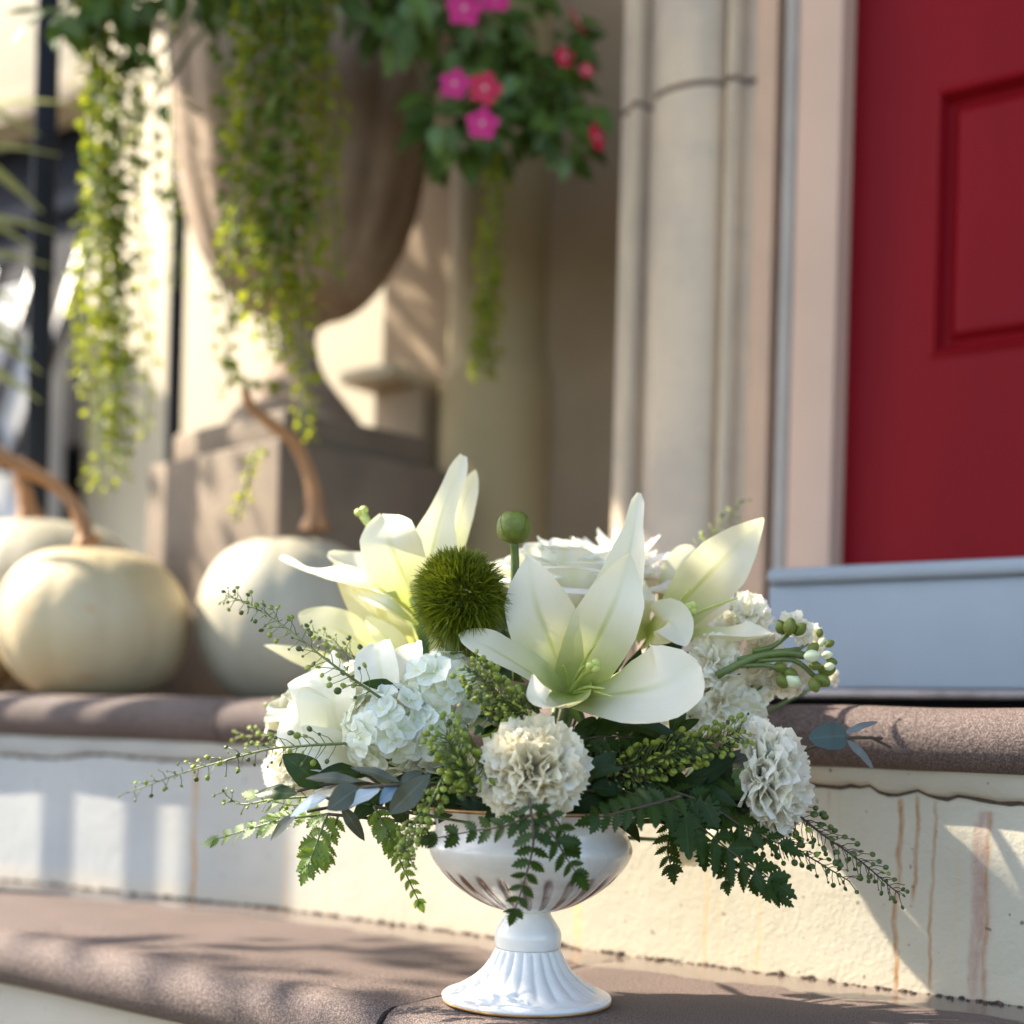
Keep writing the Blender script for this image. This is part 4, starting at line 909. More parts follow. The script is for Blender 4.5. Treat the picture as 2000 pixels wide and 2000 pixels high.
stamens(t, T2 + V((0, -.01, 0)), [], W(706, 1000, 1.13), rs=.0062)
mb = MB(); mb.tube(catmull([T2, W(826, 1270, 1.12), W(835, 1330, 1.1)], 10), [.008, .0075, .007, .0065, .006, .005, .005, .0045, .004, .004, .004], 12); part('tube', mb, M['calyx'], t)
stem_to_root(t, W(835, 1330, 1.1), .004)

T3 = W(815, 1300, 1.14)
t = thing('lily', 'backlit yellow green glowing lily behind the left rose', 'flower', T3, GL)
petal(t, WS((810, 1300, 1.14), (752, 1225, 1.13), (700, 1160, 1.14), (655, 1098, 1.15)), PX(36, 1.14), (-.3, -1, .1), M['lilyglow'], .3)
petal(t, WS((790, 1310, 1.13), (720, 1262, 1.12), (650, 1225, 1.12), (583, 1200, 1.13)), PX(40, 1.12), (-.3, -.8, .5), M['lilyglow'], .3, prof=STRAPP)
petal(t, WS((780, 1325, 1.14), (680, 1316, 1.14), (600, 1290, 1.14), (516, 1260, 1.15)), PX(28, 1.14), (-.3, -.6, .7), M['lilyglow'], .35)
petal(t, WS((820, 1305, 1.13), (800, 1235, 1.12), (770, 1175, 1.13), (735, 1125, 1.14)), PX(42, 1.13), (-.1, -1, .1), M['lilyglow'], .3)
petal(t, WS((826, 1310, 1.12), (835, 1240, 1.12), (826, 1190, 1.13), (805, 1150, 1.14)), PX(32, 1.13), (.2, -1, .1), M['lilyglow'], .3)
petal(t, WS((815, 1312, 1.11), (780, 1270, 1.10), (745, 1235, 1.10), (715, 1205, 1.11)), PX(26, 1.1), (-.2, -1, .3), M['lilyglow'], .3)
stem_to_root(t, T3, .004)

# ---------------------------------------------------------------- roses
def axes(ax):
    a = V(ax).normalized(); e = a.cross(V((0.1, 1, .2))).normalized(); return a, e, e.cross(a)
def rose(c, ax, R, mat, label, cat='flower', grp='white roses in the bowl', rings=None, seed=1, flat=.8, name='rose'):
    rnd = random.Random(seed); a, e1, e2 = axes(ax); t = thing(name, label, cat, c, grp); base = V(c) - a * R * .45
    rings = rings or [(.10, 3, .78), (.2, 3, .82), (.32, 4, .86), (.45, 5, .88), (.6, 5, .84), (.78, 5, .74), (1.0, 6, .58)]
    off = rnd.random()
    for k, (rr, n, h) in enumerate(rings):
        fr = k / (len(rings) - 1)
        for j in range(n):
            th0 = 2 * pi * (j / n) + off + k * 1.1 + rnd.uniform(-.15, .15); span = 2 * pi / n * rnd.uniform(.72, .9); rows = []; uvs = []; hr = h * rnd.uniform(.93, 1.06); rk = rr * rnd.uniform(.94, 1.05); tl = rnd.uniform(.6, 1.3); p1_, p2_ = rnd.random() * 6, rnd.random() * 6
            for i in range(13):
                u = i / 12; row = []; uu = []
                for m in range(13):
                    v = m / 6 - 1; ww = .3 + .7 * sin(min(1, u * 1.25) * pi / 2) ** .7
                    if u > .8: ww *= 1 - ((u - .8) / .2) ** 2 * .28
                    th = th0 + v * span * ww
                    rho = R * (.05 + (rk - .05) * sin(min(1, u * 1.1) * pi / 2) ** .75) + R * .2 * fr * u ** 4 * tl + R * .012 * (v * v) * (1 if j % 2 else -.5)
                    z = R * hr * 1.25 * (u - .16 * fr * u ** 3 * tl - .18 * fr * max(0, u - .82) * 6 * u) * (1 - .13 * v ** 4 * u)
                    rho += R * .02 * sin(th * 7 + p1_) * u ** 3; z += R * .025 * sin(th * 5 + p2_) * u ** 2
                    row.append(base + (e1 * cos(th) + e2 * sin(th)) * rho + a * z * flat); uu.append((u, v * .5 + .5))
                rows.append(row); uvs.append(uu)
            mb = MB(); mb.grid(rows, uvs); part('petal', mb, mat, t)
    mb = MB(); mb.ball(base, R * .16, 2, (1, 1, 1)); part('calyx', mb, M['calyx'], t); stem_to_root(t, base, .003); return t
c = W(672, 1395, 1.07)
r1 = rose(c, (-.42, -.22, .88), PX(128, 1.05), M['rose'], 'big cream rose at the left, below the glowing lily', seed=4, flat=1.15, rings=[(.14, 3, .8), (.3, 4, .85), (.48, 4, .92), (.68, 4, .98), (.88, 5, .98), (1.05, 5, .86)])
RP_ = [(0, .4), (.2, .75), (.5, 1), (.78, 1), (.92, .8), (1, .3)]
for sp, hw in [(((690, 1440, 1.04), (640, 1350, 1.02), (612, 1290, 1.03)), 60), (((680, 1475, 1.03), (615, 1420, 1.01), (553, 1385, 1.01)), 62), (((715, 1440, 1.03), (745, 1340, 1.0), (728, 1248, 1.01)), 46), (((735, 1440, 1.02), (792, 1335, 1.0), (802, 1245, 1.02)), 34), (((690, 1490, 1.02), (655, 1400, 1.0), (648, 1330, 1.0)), 64), (((720, 1490, 1.02), (640, 1470, 1.0), (560, 1455, 1.0)), 44)]:
    petal(r1, WS(*sp), PX(hw), (-.35, -1, .25), M['rose' if hw in (62, 64) else 'rosecool'], .52, .09, prof=RP_, ridge=0, tipcurl=1.1, nv=14)
c = W(1130, 1118, 1.15)
rose(c, (.05, -.22, .97), PX(172, 1.14), M['rosecool'], 'large white rose at the top centre behind the front lily', seed=9, flat=.82)

# ---------------------------------------------------------------- carnations and ruffled blooms
def fan_mesh(name, mat, seed, ang=.5, ruf=.13, fr=11, ser=.05, nu=9, nv=20):
    rnd = random.Random(seed); mb = MB(); rows = []; uvs = []; p1_, p2_, p3_ = [rnd.random() * 6 for _ in range(3)]
    for i in range(nu + 1):
        t = i / nu; row = []; uu = []
        for j in range(nv + 1):
            v = 2 * j / nv - 1; a = v * ang * (.25 + .75 * t); ln = t * (1 + (ser * ((j % 2) * 2 - 1) + .07 * sin(v * 5 + p3_)) * t ** 4 - .10 * v * v * t)
            z = ruf * t ** 1.8 * (sin(v * fr * ang + p1_) + .5 * sin(v * fr * ang * 1.9 + p2_)) + .22 * t * t * (rnd.random() * .08 + .5) * .3
            row.append(V((ln * cos(a), ln * sin(a) * 1.1, z))); uu.append((t, v * .5 + .5))
        rows.append(row); uvs.append(uu)
    mb.grid(rows, uvs); return mb.mesh(name, mat)
def ruffle_flower(c, ax, R, mats, label, n=44, fl=.62, seed=1, name='carnation', grp='carnations in the bowl', back=.5, phmax=98, calyx=True, stemr=.003, sizes=(.85, 1.1)):
    rnd = random.Random(seed); a, e1, e2 = axes(ax); t = thing(name, label, 'flower', c, grp); base = V(c) - a * R * back
    for i in range(n):
        k = (i + .5) / n; phi = radians(6 + (phmax - 6) * k ** .62 + rnd.uniform(-5, 5)); th = i * 2.39996 + rnd.uniform(-.25, .25)
        rad = e1 * cos(th) + e2 * sin(th); d = a * cos(phi) + rad * sin(phi)
        ln = 1 / sqrt((cos(phi) / (fl + back)) ** 2 + (sin(phi) / 1.0) ** 2) * R * rnd.uniform(*sizes) * (.93 if k < .3 else 1)
        nrm = a * sin(phi) - rad * cos(phi) + rad.cross(a) * rnd.uniform(-.6, .6) * (1 - k * .6)
        inst('petal', rnd.choice(mats), t, frame(base, d, nrm) @ Matrix.Diagonal((ln, ln * rnd.uniform(.85, 1.1), ln * rnd.uniform(.8, 1.2), 1)))
    if calyx:
        mb = MB(); rows = []; Lc = R * .75
        for i, (r, z) in enumerate([(.30, .08), (.33, 0), (.34, -.15), (.31, -.4), (.27, -.62), (.2, -.78), (.08, -.86)]):
            rows.append([base + a * (z * R + (.06 * R * cos(5 * 2 * pi * j / 30) if i < 2 else 0)) + (e1 * cos(2 * pi * j / 30) + e2 * sin(2 * pi * j / 30)) * r * R * (1 + .05 * cos(10 * pi * j / 30 * 1)) for j in range(30)])
        mb.grid(rows, None, True); part('calyx', mb, M['calyx'], t); stem_to_root(t, base - a * R * .84, stemr)
    else: stem_to_root(t, base, stemr)
    return t
FC = [fan_mesh('petal', M['carn'], s, .75, .085, 12, .035) for s in range(5)]
FW = [fan_mesh('petal', M['carnw'], s + 9, .75, .08, 11, .035) for s in range(5)]
c = W(1040, 1492, .925)
ruffle_flower(c, (-.03, -.93, .32), PX(107, .91), FC, 'cream ruffled carnation at the front centre hanging over the gold rim', 92, .5, 3, phmax=94)
c = W(1530, 1525, .985)
ruffle_flower(c, (.93, -.36, .08), PX(112, .98), FW, 'white carnation seen from the side at the far right with green calyx', 88, .5, 5, back=.42, phmax=97)
FS = [fan_mesh('petal', M['stock'], s + 20, .75, .12, 7, .02, 7, 14) for s in range(4)]
for (px, py, d, R, ax, lb) in [(1330, 1345, 1.06, 48, (-.1, -1, .3), 'small white stock bloom just under the right lily petal'), (1400, 1290, 1.05, 52, (.1, -1, .3), 'white stock bloom below the right end of the upper right lily'), (1345, 1400, 1.04, 46, (-.3, -1, 0), 'white stock bloom touching the green seed cluster on the right'),
        (1420, 1375, 1.05, 55, (.3, -1, 0), 'cream stock bloom in the middle of the right hand cluster'), (1455, 1425, 1.06, 50, (.5, -.9, -.1), 'cream stock bloom lowest in the right hand cluster, beside the side on carnation'), (1465, 1195, 1.08, 42, (.3, -.8, .6), 'white stock bloom above the right lily petal'), (1430, 1225, 1.09, 36, (0, -1, .5), 'half hidden white stock bloom behind the right lily petal'),
        (1492, 1262, 1.07, 36, (.3, -1, .3), 'white stock bloom half hidden between the green stems at the right'), (1478, 1338, 1.06, 44, (.4, -1, .1), 'white stock bloom under the green stems at the right'), (1330, 1648, 1.12, 44, (-.2, -1, -.3), 'pale bloom hanging under the dark fern right of the bowl'), (1385, 1650, 1.12, 40, (.2, -1, -.4), 'second pale bloom under the dark fern, touching the first'),
        (1540, 1325, 1.06, 46, (.2, -.6, -.7), 'white stock floret hanging under the green buds at the far right'), (1558, 1226, 1.06, 36, (.5, -.6, .5), 'small white stock floret above the green buds at the far right'), (1595, 1248, 1.08, 30, (.8, -.5, .3), 'tiny white floret tip behind the green buds'), (1628, 1325, 1.2, 16, (.8, -.5, .1), 'tiny blurred white floret right of the green buds')]:
    ruffle_flower(W(px, py, d), ax, PX(R * 1.22, d), FS, lb, 17, .45, px, 'stock_flower', 'white stock blooms', .3, 80, False, .0016, (.85, 1.1))
# mums
MM = []
for s in range(3):
    mb = MB(); rows = []; uvs = []
    for i in range(8):
        u = i / 7; w = .12 * sin(pi * min(1, u * .9 + .1) ** .8) ** .6 if u < 1 else .02
        rows.append([V((u, v * w, .9 * w * abs(v) + .12 * u * u * (s - .6))) for v in (-1, -.4, .4, 1)]); uvs.append([(u, v * .5 + .5) for v in (-1, -.4, .4, 1)])
    mb.grid(rows, uvs); MM.append(mb.mesh('petal', M['mum']))
ruffle_flower(W(1215, 1092, 1.2), (.12, -.3, .93), PX(118, 1.2), MM, 'spiky white chrysanthemum behind the top rose', 64, .6, 6, 'chrysanthemum', 'spiky white chrysanthemums', .35, 92, False, sizes=(.8, 1.12))
ruffle_flower(W(560, 1495, 1.12), (-.5, -.8, .2), PX(62, 1.12), FW, 'overexposed white carnation at the far left behind the green leaves', 40, .5, 8, back=.4)
ruffle_flower(W(640, 1500, 1.10), (-.3, -1, -.1), PX(45, 1.12), FW, 'white carnation half hidden behind the blue eucalyptus leaves', 30, .5, 18, back=.4)

# ---------------------------------------------------------------- hydrangea
HP = [round_petal('petal', M['hyd'], .5, 7, c_, .03, p_) for c_, p_ in ((.1, 0), (-.08, 2), (.2, 4))]
HB = MB(); HB.ball((0, 0, .0006), .0012, 1); HB = HB.mesh('floret', M['budw'])
def hydrangea(domes, label, seed):
    rnd = random.Random(seed); c = W(*domes[0][:3]); t = thing('hydrangea', label, 'flower', c, None)
    for (px, py, d, R, n) in domes:
        cc = W(px, py, d); r = PX(R, d)
        for i in range(n):
            z = 1 - 2 * (i + .5) / n; th = i * 2.39996; nn = V((sqrt(1 - z * z) * cos(th), sqrt(1 - z * z) * sin(th), z))
            if nn.y > .35: continue
            nn = (nn + V((rnd.uniform(-.25, .25), rnd.uniform(-.25, .25), rnd.uniform(-.25, .25)))).normalized(); p = cc + nn * r * rnd.uniform(.88, 1.04)
            f = inst('floret', HB, t, frame(p, nn.cross(V((.3, .2, 1))).normalized(), nn)); s = PX(35, d) * rnd.uniform(.82, 1.15); ph = rnd.random() * 6
            for k in range(4):
                a = ph + k * pi / 2 + rnd.uniform(-.1, .1); til = rnd.uniform(-.1, .35)
                M4 = frame((0, 0, 0), (cos(a) * cos(til), sin(a) * cos(til), sin(til)), (-cos(a) * sin(til), -sin(a) * sin(til), cos(til))) @ Matrix.Scale(s, 4)
                inst('petal', rnd.choice(HP), f, M4, local=True)
    mb = MB(); mb.ball(cc, r * .8, 2); part('core', mb, M['stemg'], t); stem_to_root(t, cc, .003)
hydrangea([(868, 1350, 1.0, 74, 50), (762, 1422, .99, 82, 60), (842, 1435, .99, 64, 42)], 'pale blue white hydrangea head left of the centre carnation', 3)

# ---------------------------------------------------------------- green fuzzy ball and bud
c = W(900, 1170, 1.0); rnd = random.Random(2)
t = thing('trick_dianthus', 'moss green fuzzy dianthus ball left of the front lily', 'flower', c)
mb = MB(); Rt = Matrix.Rotation(-.25, 3, 'Y'); mb.ball(c, 1, 3, (PX(62), PX(62), PX(70)), Rt); part('core', mb, M['stemg'], t)
mb = MB()
for i in range(6500):
    z = rnd.uniform(-1, 1); th = rnd.random() * 2 * pi; nn = V((sqrt(1 - z * z) * cos(th), sqrt(1 - z * z) * sin(th), z))
    if nn.y > .5: continue
    p = c + Rt @ V((nn.x * PX(60), nn.y * PX(60), nn.z * PX(70))); low = max(0, -nn.z)
    d = (nn * .8 + V((rnd.uniform(-.5, .5) - .12, rnd.uniform(-.5, .5), rnd.uniform(-.2, 1.0)))).normalized(); ln = PX(38) * rnd.uniform(.4, 1.3); w = PX(1.8) * rnd.uniform(.7, 1.2)
    x = d.cross(rv()).normalized(); b = len(mb.v); k = d + V((0, 0, -.3 - .5 * low)); q1 = p + d * ln * .6; q2 = q1 + k * ln * .4
    for pt, ww, u in ((p, w, 0), (q1, w * .8, .6), (q2, w * .1, 1)):
        mb.v += [tuple(pt - x * ww), tuple(pt + x * ww)]; mb.uv += [(u, .2), (u, .8)]
    mb.f += [(b, b + 1, b + 3, b + 2), (b + 2, b + 3, b + 5, b + 4)]
M['moss'] = m_leaf('moss_green_blade', (.09, .125, .006), (.16, .19, .01), (.45, .5, .02), .3, .45)
part('blades', mb, M['moss'], t, kind='stuff')
mb = MB(); mb.tube(catmull([c + V((0, 0, -.01)), W(885, 1270, 1.0), W(880, 1330, 1.01)], 8), [.015, .014, .012, .009, .006, .005, .004, .003, .003], 10); part('stem', mb, M['stemg'], t)
c = W(1004, 1030, 1.03); t = thing('flower_bud', 'round green ribbed bud on a straight stem above the front lily', 'bud', c)
mb = MB(); rows = []
for i in range(17):
    z = -1 + 2 * i / 16; r = sqrt(max(0, 1 - abs(z) ** 2.3)) ; rows.append([c + V((cos(a) * r * PX(33) * (1 + .06 * abs(cos(a * 2.5 + z)) ** .3 - .03), sin(a) * r * PX(33) * (1 + .06 * abs(cos(a * 2.5 + z)) ** .3 - .03), z * PX(35) - .004 * (z > .9))) for a in [2 * pi * j / 60 for j in range(60)]])
mb.grid(rows, None, True); part('bud', mb, M['bud'], t)
for j in range(5):
    a = 2 * pi * j / 5 - .4; rows = []; uvs = []
    for i in range(11):
        u = i / 10; ze = -1 + 1.9 * u; r = sqrt(max(0, 1 - abs(ze) ** 2.3)) * PX(33) * 1.06; hw = .62 * (1 - u ** 2.2) + .02
        rows.append([c + V((cos(a + v * hw) * r, sin(a + v * hw) * r, ze * PX(35.5))) * 1.0 for v in (-1, -.5, 0, .5, 1)]); uvs.append([(u, v * .5 + .5) for v in (-1, -.5, 0, .5, 1)])
    mb = MB(); mb.grid(rows, uvs); part('sepal', mb, M['bud'], t)
mb = MB(); mb.tube(catmull([c + V((0, 0, -.01)), W(1006, 1100, 1.035), W(1004, 1200, 1.04), W(1010, 1330, 1.04)], 12), .0034, 8); part('stem', mb, M['stemg'], t)

# stock buds on green stems at the far right
c = W(1465, 1285, 1.04); t = thing('bud_spray', 'spray of green stock buds reaching right from behind the lily petal', 'bud spray', c)
for P in [((1400, 1320), (1470, 1285), (1530, 1275), (1580, 1282)), ((1470, 1272), (1510, 1262), (1540, 1238)), ((1440, 1300), (1500, 1300), (1530, 1312)), ((1480, 1290), (1550, 1290), (1590, 1320)), ((1440, 1288), (1500, 1275), (1560, 1268))]:
    mb = MB(); mb.tube(catmull([W(x, y, 1.04) for x, y in P], 10), [.0032 if P[0][0] == 1400 else .0019] * 11, 6); part('stem', mb, M['stemg'], t)
BM = MB(); rows = []
for i in range(9):
    z = i / 8; r = .36 * sin(pi * (z * .9 + .06)) ** .7; rows.append([V((z, cos(a) * r * (1 + .2 * abs(cos(2 * a)) - .1), sin(a) * r * (1 + .2 * abs(cos(2 * a)) - .1))) for a in [2 * pi * j / 16 for j in range(16)]])
BM.grid(rows, None, True); BMg = BM.mesh('bud', M['bud']); BMw = BM.mesh('bud', M['budw'])
rnd = random.Random(3)
for (x, y, dx, dy, s, k) in [(1540, 1240, .1, .9, 38, 0), (1552, 1240, .6, .7, 34, 0), (1530, 1238, -.4, .8, 34, 0), (1570, 1285, .9, .25, 36, 1), (1578, 1275, .7, .7, 30, 0), (1600, 1262, .5, .8, 22, 1), (1612, 1262, .8, .5, 22, 0), (1605, 1280, 1, .1, 24, 1), (1615, 1290, .9, -.2, 24, 0), (1600, 1245, .1, 1, 20, 0), (1590, 1320, .8, -.5, 40, 0), (1598, 1310, 1, .1, 38, 0), (1585, 1325, .3, -.9, 34, 0), (1528, 1310, .8, -.3, 36, 0), (1520, 1318, .5, -.8, 34, 0), (1535, 1322, .9, -.5, 40, 1), (1580, 1300, 1, 0, 28, 0), (1610, 1305, .9, .3, 24, 1), (1510, 1305, .8, .1, 30, 0)]:
    p = W(x, y, 1.035 + rnd.uniform(-.01, .01)); inst('bud', BMw if k else BMg, t, frame(p, V((dx, rnd.uniform(-.4, .1), dy)), (0, -1, .2)) @ Matrix.Scale(PX(s * .88, 1.04), 4))

# ---------------------------------------------------------------- seed sprigs
POD = []
for k in ('pod', 'poddk'):
    mb = MB(); rows = []
    for i in range(5):
        r = [0.02, .75, 1, .75, .02][i]; h = [.34, .24, 0, -.24, -.34][i]; rows.append([V((cos(a) * r * 1.0 + 1, sin(a) * r * .92, h)) for a in [2 * pi * j / 10 for j in range(10)]])
    mb.grid(rows, None, True); POD.append(mb.mesh('pod', M[k]))
def sprig(pts, n, ped, pr, label, dark=0, spread=1.0, cat='seed sprig', rad=.0011, t0=.04, name='seed_sprig', toroot=True, grp='green seed sprigs in the bouquet', seed=1, taper=.45, droop=.3):
    rnd = random.Random(seed); P = catmull(WS(*pts), 60); t = thing(name, label, cat, P[0], grp); mb = MB(); mb.tube(P, [rad * (1 - .6 * i / 60) for i in range(61)], 5)
    for i in range(n):
        u = t0 + (1 - t0) * (i + rnd.random() * .6) / n; x = u * 60; k = min(int(x), 59); p = P[k].lerp(P[k + 1], x - k); T = (P[k + 1] - P[k]).normalized()
        a = i * 2.39996 + rnd.uniform(-.4, .4); e1 = T.cross(V((0, 1, 0))).normalized(); e2 = T.cross(e1)
        out = (e1 * cos(a) + e2 * sin(a) * .7 * spread); ln = ped * (1 - taper * u) * rnd.uniform(.7, 1.2)
        d1_ = (out + T * .55).normalized(); q1 = p + d1_ * ln * .55; q2 = q1 + (d1_ + V((0, 0, -droop)) + T * .4).normalized() * ln * .45
        mb.tube([p, q1, q2], [.00038, .00034, .0003], 3); s = pr * (1 - .35 * u) * rnd.choice((.55, .85, 1, 1.1, 1.2))
        inst('pod', POD[1 if rnd.random() < dark else 0], t, frame(q2, (q2 - q1), (rv(.8) + V((0, -1, .3)))) @ Matrix.Scale(s, 4))
    part('stem', mb, M['stemd'] if dark > .6 else M['stemg'], t)
    if toroot: stem_to_root(t, P[0], rad)
    return t
sprig([(742, 1362, .965), (650, 1298, .97), (560, 1228, 1.0), (500, 1188, 1.03), (440, 1162, 1.06)], 66, .0145, .0026, 'long seed sprig crossing the cream rose towards the upper left', .45, seed=2)
sprig([(720, 1310, 1.02), (660, 1262, 1.05), (600, 1225, 1.08)], 34, .012, .0023, 'short seed sprig above the long one, in front of the glowing lily', .4, seed=3)
sprig([(673, 1452, .975), (600, 1456, .98), (520, 1464, 1.0), (430, 1488, 1.03), (340, 1515, 1.07), (250, 1548, 1.12)], 62, .0145, .0025, 'long thin seed sprig reaching farthest left over the step', .5, seed=4)
sprig([(600, 1445, 1.12), (540, 1436, 1.14), (460, 1440, 1.17)], 26, .012, .003, 'blurred yellow seed sprig behind the cream rose at the left', 0, seed=5)
sprig([(560, 1480, 1.1), (540, 1400, 1.15), (530, 1370, 1.17)], 10, .009, .003, 'tiny seed tip poking out at the left of the rose', 0, seed=15)
sprig([(620, 1555, 1.0), (540, 1560, 1.02), (470, 1570, 1.04), (432, 1545, 1.05)], 22, .009, .0019, 'fine thread of seeds under the left leaves', .2, seed=6)
sprig([(868, 1512, .93), (845, 1560, .92), (815, 1620, .92), (790, 1665, .925)], 60, .0095, .0028, 'yellow green seed spray hanging over the left of the bowl', .05, seed=7, spread=1.0)
sprig([(820, 1590, .93), (790, 1640, .93), (800, 1690, .935)], 44, .008, .0019, 'small budded seed spray beside the left of the bowl', 0, seed=17)
sprig([(1060, 1410, .95), (1010, 1385, .945), (965, 1350, .94), (925, 1310, .94)], 150, .0135, .0031, 'dense green seed cluster between hydrangea and front lily', .25, name='seed_cluster', cat='seed cluster', grp='dense seed clusters', seed=8, taper=.1, spread=1.4)
sprig([(945, 1560, .935), (925, 1520, .93), (895, 1475, .925), (872, 1438, .93)], 160, .0145, .0032, 'dense lime seed cluster left of the front carnation', .1, name='seed_cluster', cat='seed cluster', grp='dense seed clusters', seed=9, taper=.1, spread=1.4)
sprig([(1170, 1510, 1.0), (1250, 1490, .98), (1340, 1462, .97), (1445, 1430, .97)], 200, .0145, .0031, 'long lime seed cluster pointing right under the stock blooms', .15, name='seed_cluster', cat='seed cluster', grp='dense seed clusters', seed=10, taper=.2, spread=1.4)
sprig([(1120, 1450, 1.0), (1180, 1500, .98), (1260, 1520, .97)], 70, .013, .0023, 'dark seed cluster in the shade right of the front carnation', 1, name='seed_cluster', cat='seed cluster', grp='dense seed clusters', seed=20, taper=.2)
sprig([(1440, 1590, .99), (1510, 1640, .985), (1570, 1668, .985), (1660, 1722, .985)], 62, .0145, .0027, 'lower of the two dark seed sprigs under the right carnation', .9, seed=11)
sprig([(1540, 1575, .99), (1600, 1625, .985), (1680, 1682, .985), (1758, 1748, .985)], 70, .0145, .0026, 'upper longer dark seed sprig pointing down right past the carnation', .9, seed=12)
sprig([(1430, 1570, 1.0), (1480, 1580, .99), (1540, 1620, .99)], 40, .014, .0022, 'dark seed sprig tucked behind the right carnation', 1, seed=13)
sprig([(1340, 1120, 1.2), (1380, 1060, 1.25), (1450, 980, 1.32)], 36, .012, .0028, 'blurred green seed sprig rising behind the upper right lily', .1, seed=14)

# ---------------------------------------------------------------- ferns
FL = {k: [leaf_mesh('leaflet', M[k], w, 8, .1, c_, .75, nt) for w, c_, nt in ((.32, .1, 6), (.27, .2, 7), (.36, .05, 5))] for k in ('fern', 'fernl')}
def fern(arms, label, key='fern', seed=1, name='fern_frond'):
    rnd = random.Random(seed); c = W(*arms[0][0][0]); t = thing(name, label, 'fern', c, 'fern fronds round the bowl')
    for pts, n, l0, l1, up, asp in arms:
        P = catmull(WS(*pts), 40); mb = MB(); mb.tube(P, [.0011 * (1 - .6 * i / 40) for i in range(41)], 5); part('stalk', mb, M['stemd'] if key == 'fern' else M['stemg'], t); up_ = V(up).normalized()
        for i in range(n):
            u = .06 + .9 * i / (n - 1); x = u * 40; k = min(int(x), 39); p = P[k].lerp(P[k + 1], x - k); T = (P[k + 1] - P[k]).normalized(); S = T.cross(up_).normalized(); N = S.cross(T)
            if N.dot(up_) < 0: N = -N
            ln = PX(l0 + (l1 - l0) * u, p.y) * rnd.uniform(.9, 1.1) * (1 if i > 1 else .75)
            for sg in (-1, 1):
                d = (S * sg + T * (asp + .5 * u) + N * rnd.uniform(-.15, .15)).normalized(); inst('leaflet', rnd.choice(FL[key]), t, frame(p, d, N + rv(.5)) @ Matrix.Diagonal((ln, ln * rnd.uniform(.8, 1.1), ln * 1.4, 1)))
        inst('leaflet', FL[key][0], t, frame(P[-2], P[-1] - P[-3], up_) @ Matrix.Scale(PX(l1 * 1.5, P[-1].y), 4))
    stem_to_root(t, c, .0013, 'stemd'); return t
CAMU = (0, -1, .25)
fern([(((1034, 1560, .9), (1042, 1640, .895), (1026, 1715, .9), (1004, 1782, .905)), 9, 54, 24, CAMU, .35), (((1036, 1592, .9), (990, 1612, .9), (930, 1622, .91), (845, 1638, .925)), 7, 46, 34, CAMU, 1.0), (((1040, 1600, .9), (1078, 1630, .895), (1104, 1672, .9), (1126, 1705, .905)), 6, 50, 34, CAMU, .7), (((1046, 1575, .9), (1085, 1600, .9), (1110, 1640, .905)), 4, 40, 34, CAMU, .9)], 'dark green three armed fern hanging down the front of the white bowl', seed=1)
fern([(((1330, 1555, .93), (1270, 1572, .92), (1215, 1585, .92), (1165, 1598, .925)), 8, 62, 34, (0, -.8, .6), .1)], 'fern tip lying over the right end of the gold rim', seed=2)
fern([(((1270, 1545, .97), (1350, 1600, .955), (1430, 1665, .95), (1510, 1720, .95)), 9, 100, 44, (0, -.8, .6), .75), (((1300, 1610, .98), (1380, 1665, .965), (1450, 1710, .96), (1518, 1750, .96)), 9, 60, 30, (0, -.8, .6), .9), (((1300, 1540, .97), (1380, 1570, .96), (1460, 1620, .96), (1530, 1652, .96)), 8, 66, 34, (0, -.8, .6), .9)], 'large dark fern fanning out to the lower right of the bowl', seed=3)
fern([(((1300, 1580, 1.0), (1308, 1620, 1.0), (1304, 1660, 1.0), (1310, 1692, 1.0)), 6, 40, 26, CAMU, .5), (((1400, 1650, 1.0), (1412, 1690, 1.0), (1418, 1722, 1.0)), 4, 26, 20, CAMU, .6)], 'small dark fern tip hanging straight down right of the bowl', seed=4)
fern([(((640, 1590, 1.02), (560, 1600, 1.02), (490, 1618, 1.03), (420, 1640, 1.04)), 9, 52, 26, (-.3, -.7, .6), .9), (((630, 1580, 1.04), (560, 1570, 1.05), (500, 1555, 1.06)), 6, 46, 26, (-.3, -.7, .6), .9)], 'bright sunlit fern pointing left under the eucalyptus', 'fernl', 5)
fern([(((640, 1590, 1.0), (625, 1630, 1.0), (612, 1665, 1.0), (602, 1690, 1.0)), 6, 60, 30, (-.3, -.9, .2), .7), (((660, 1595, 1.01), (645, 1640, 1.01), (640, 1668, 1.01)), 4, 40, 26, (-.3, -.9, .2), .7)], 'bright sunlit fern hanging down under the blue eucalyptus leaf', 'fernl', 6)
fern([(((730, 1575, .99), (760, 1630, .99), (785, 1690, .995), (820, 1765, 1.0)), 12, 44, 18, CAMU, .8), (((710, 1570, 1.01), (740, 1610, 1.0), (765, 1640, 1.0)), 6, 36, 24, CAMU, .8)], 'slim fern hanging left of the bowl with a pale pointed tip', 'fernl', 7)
fern([(((960, 1380, .94), (955, 1400, .935), (940, 1420, .93)), 3, 20, 16, CAMU, .6)], 'tiny dark fern sprig above the left edge of the front carnation', seed=8)
fern([(((1100, 1480, 1.0), (1180, 1530, .98), (1260, 1555, .97), (1330, 1570, .965)), 9, 60, 40, (0, -.8, .5), .6), (((1110, 1460, 1.0), (1160, 1440, .99), (1240, 1440, .985)), 7, 60, 36, (0, -.8, .5), .6)], 'shaded fern inside the bouquet right of the front carnation', seed=9)

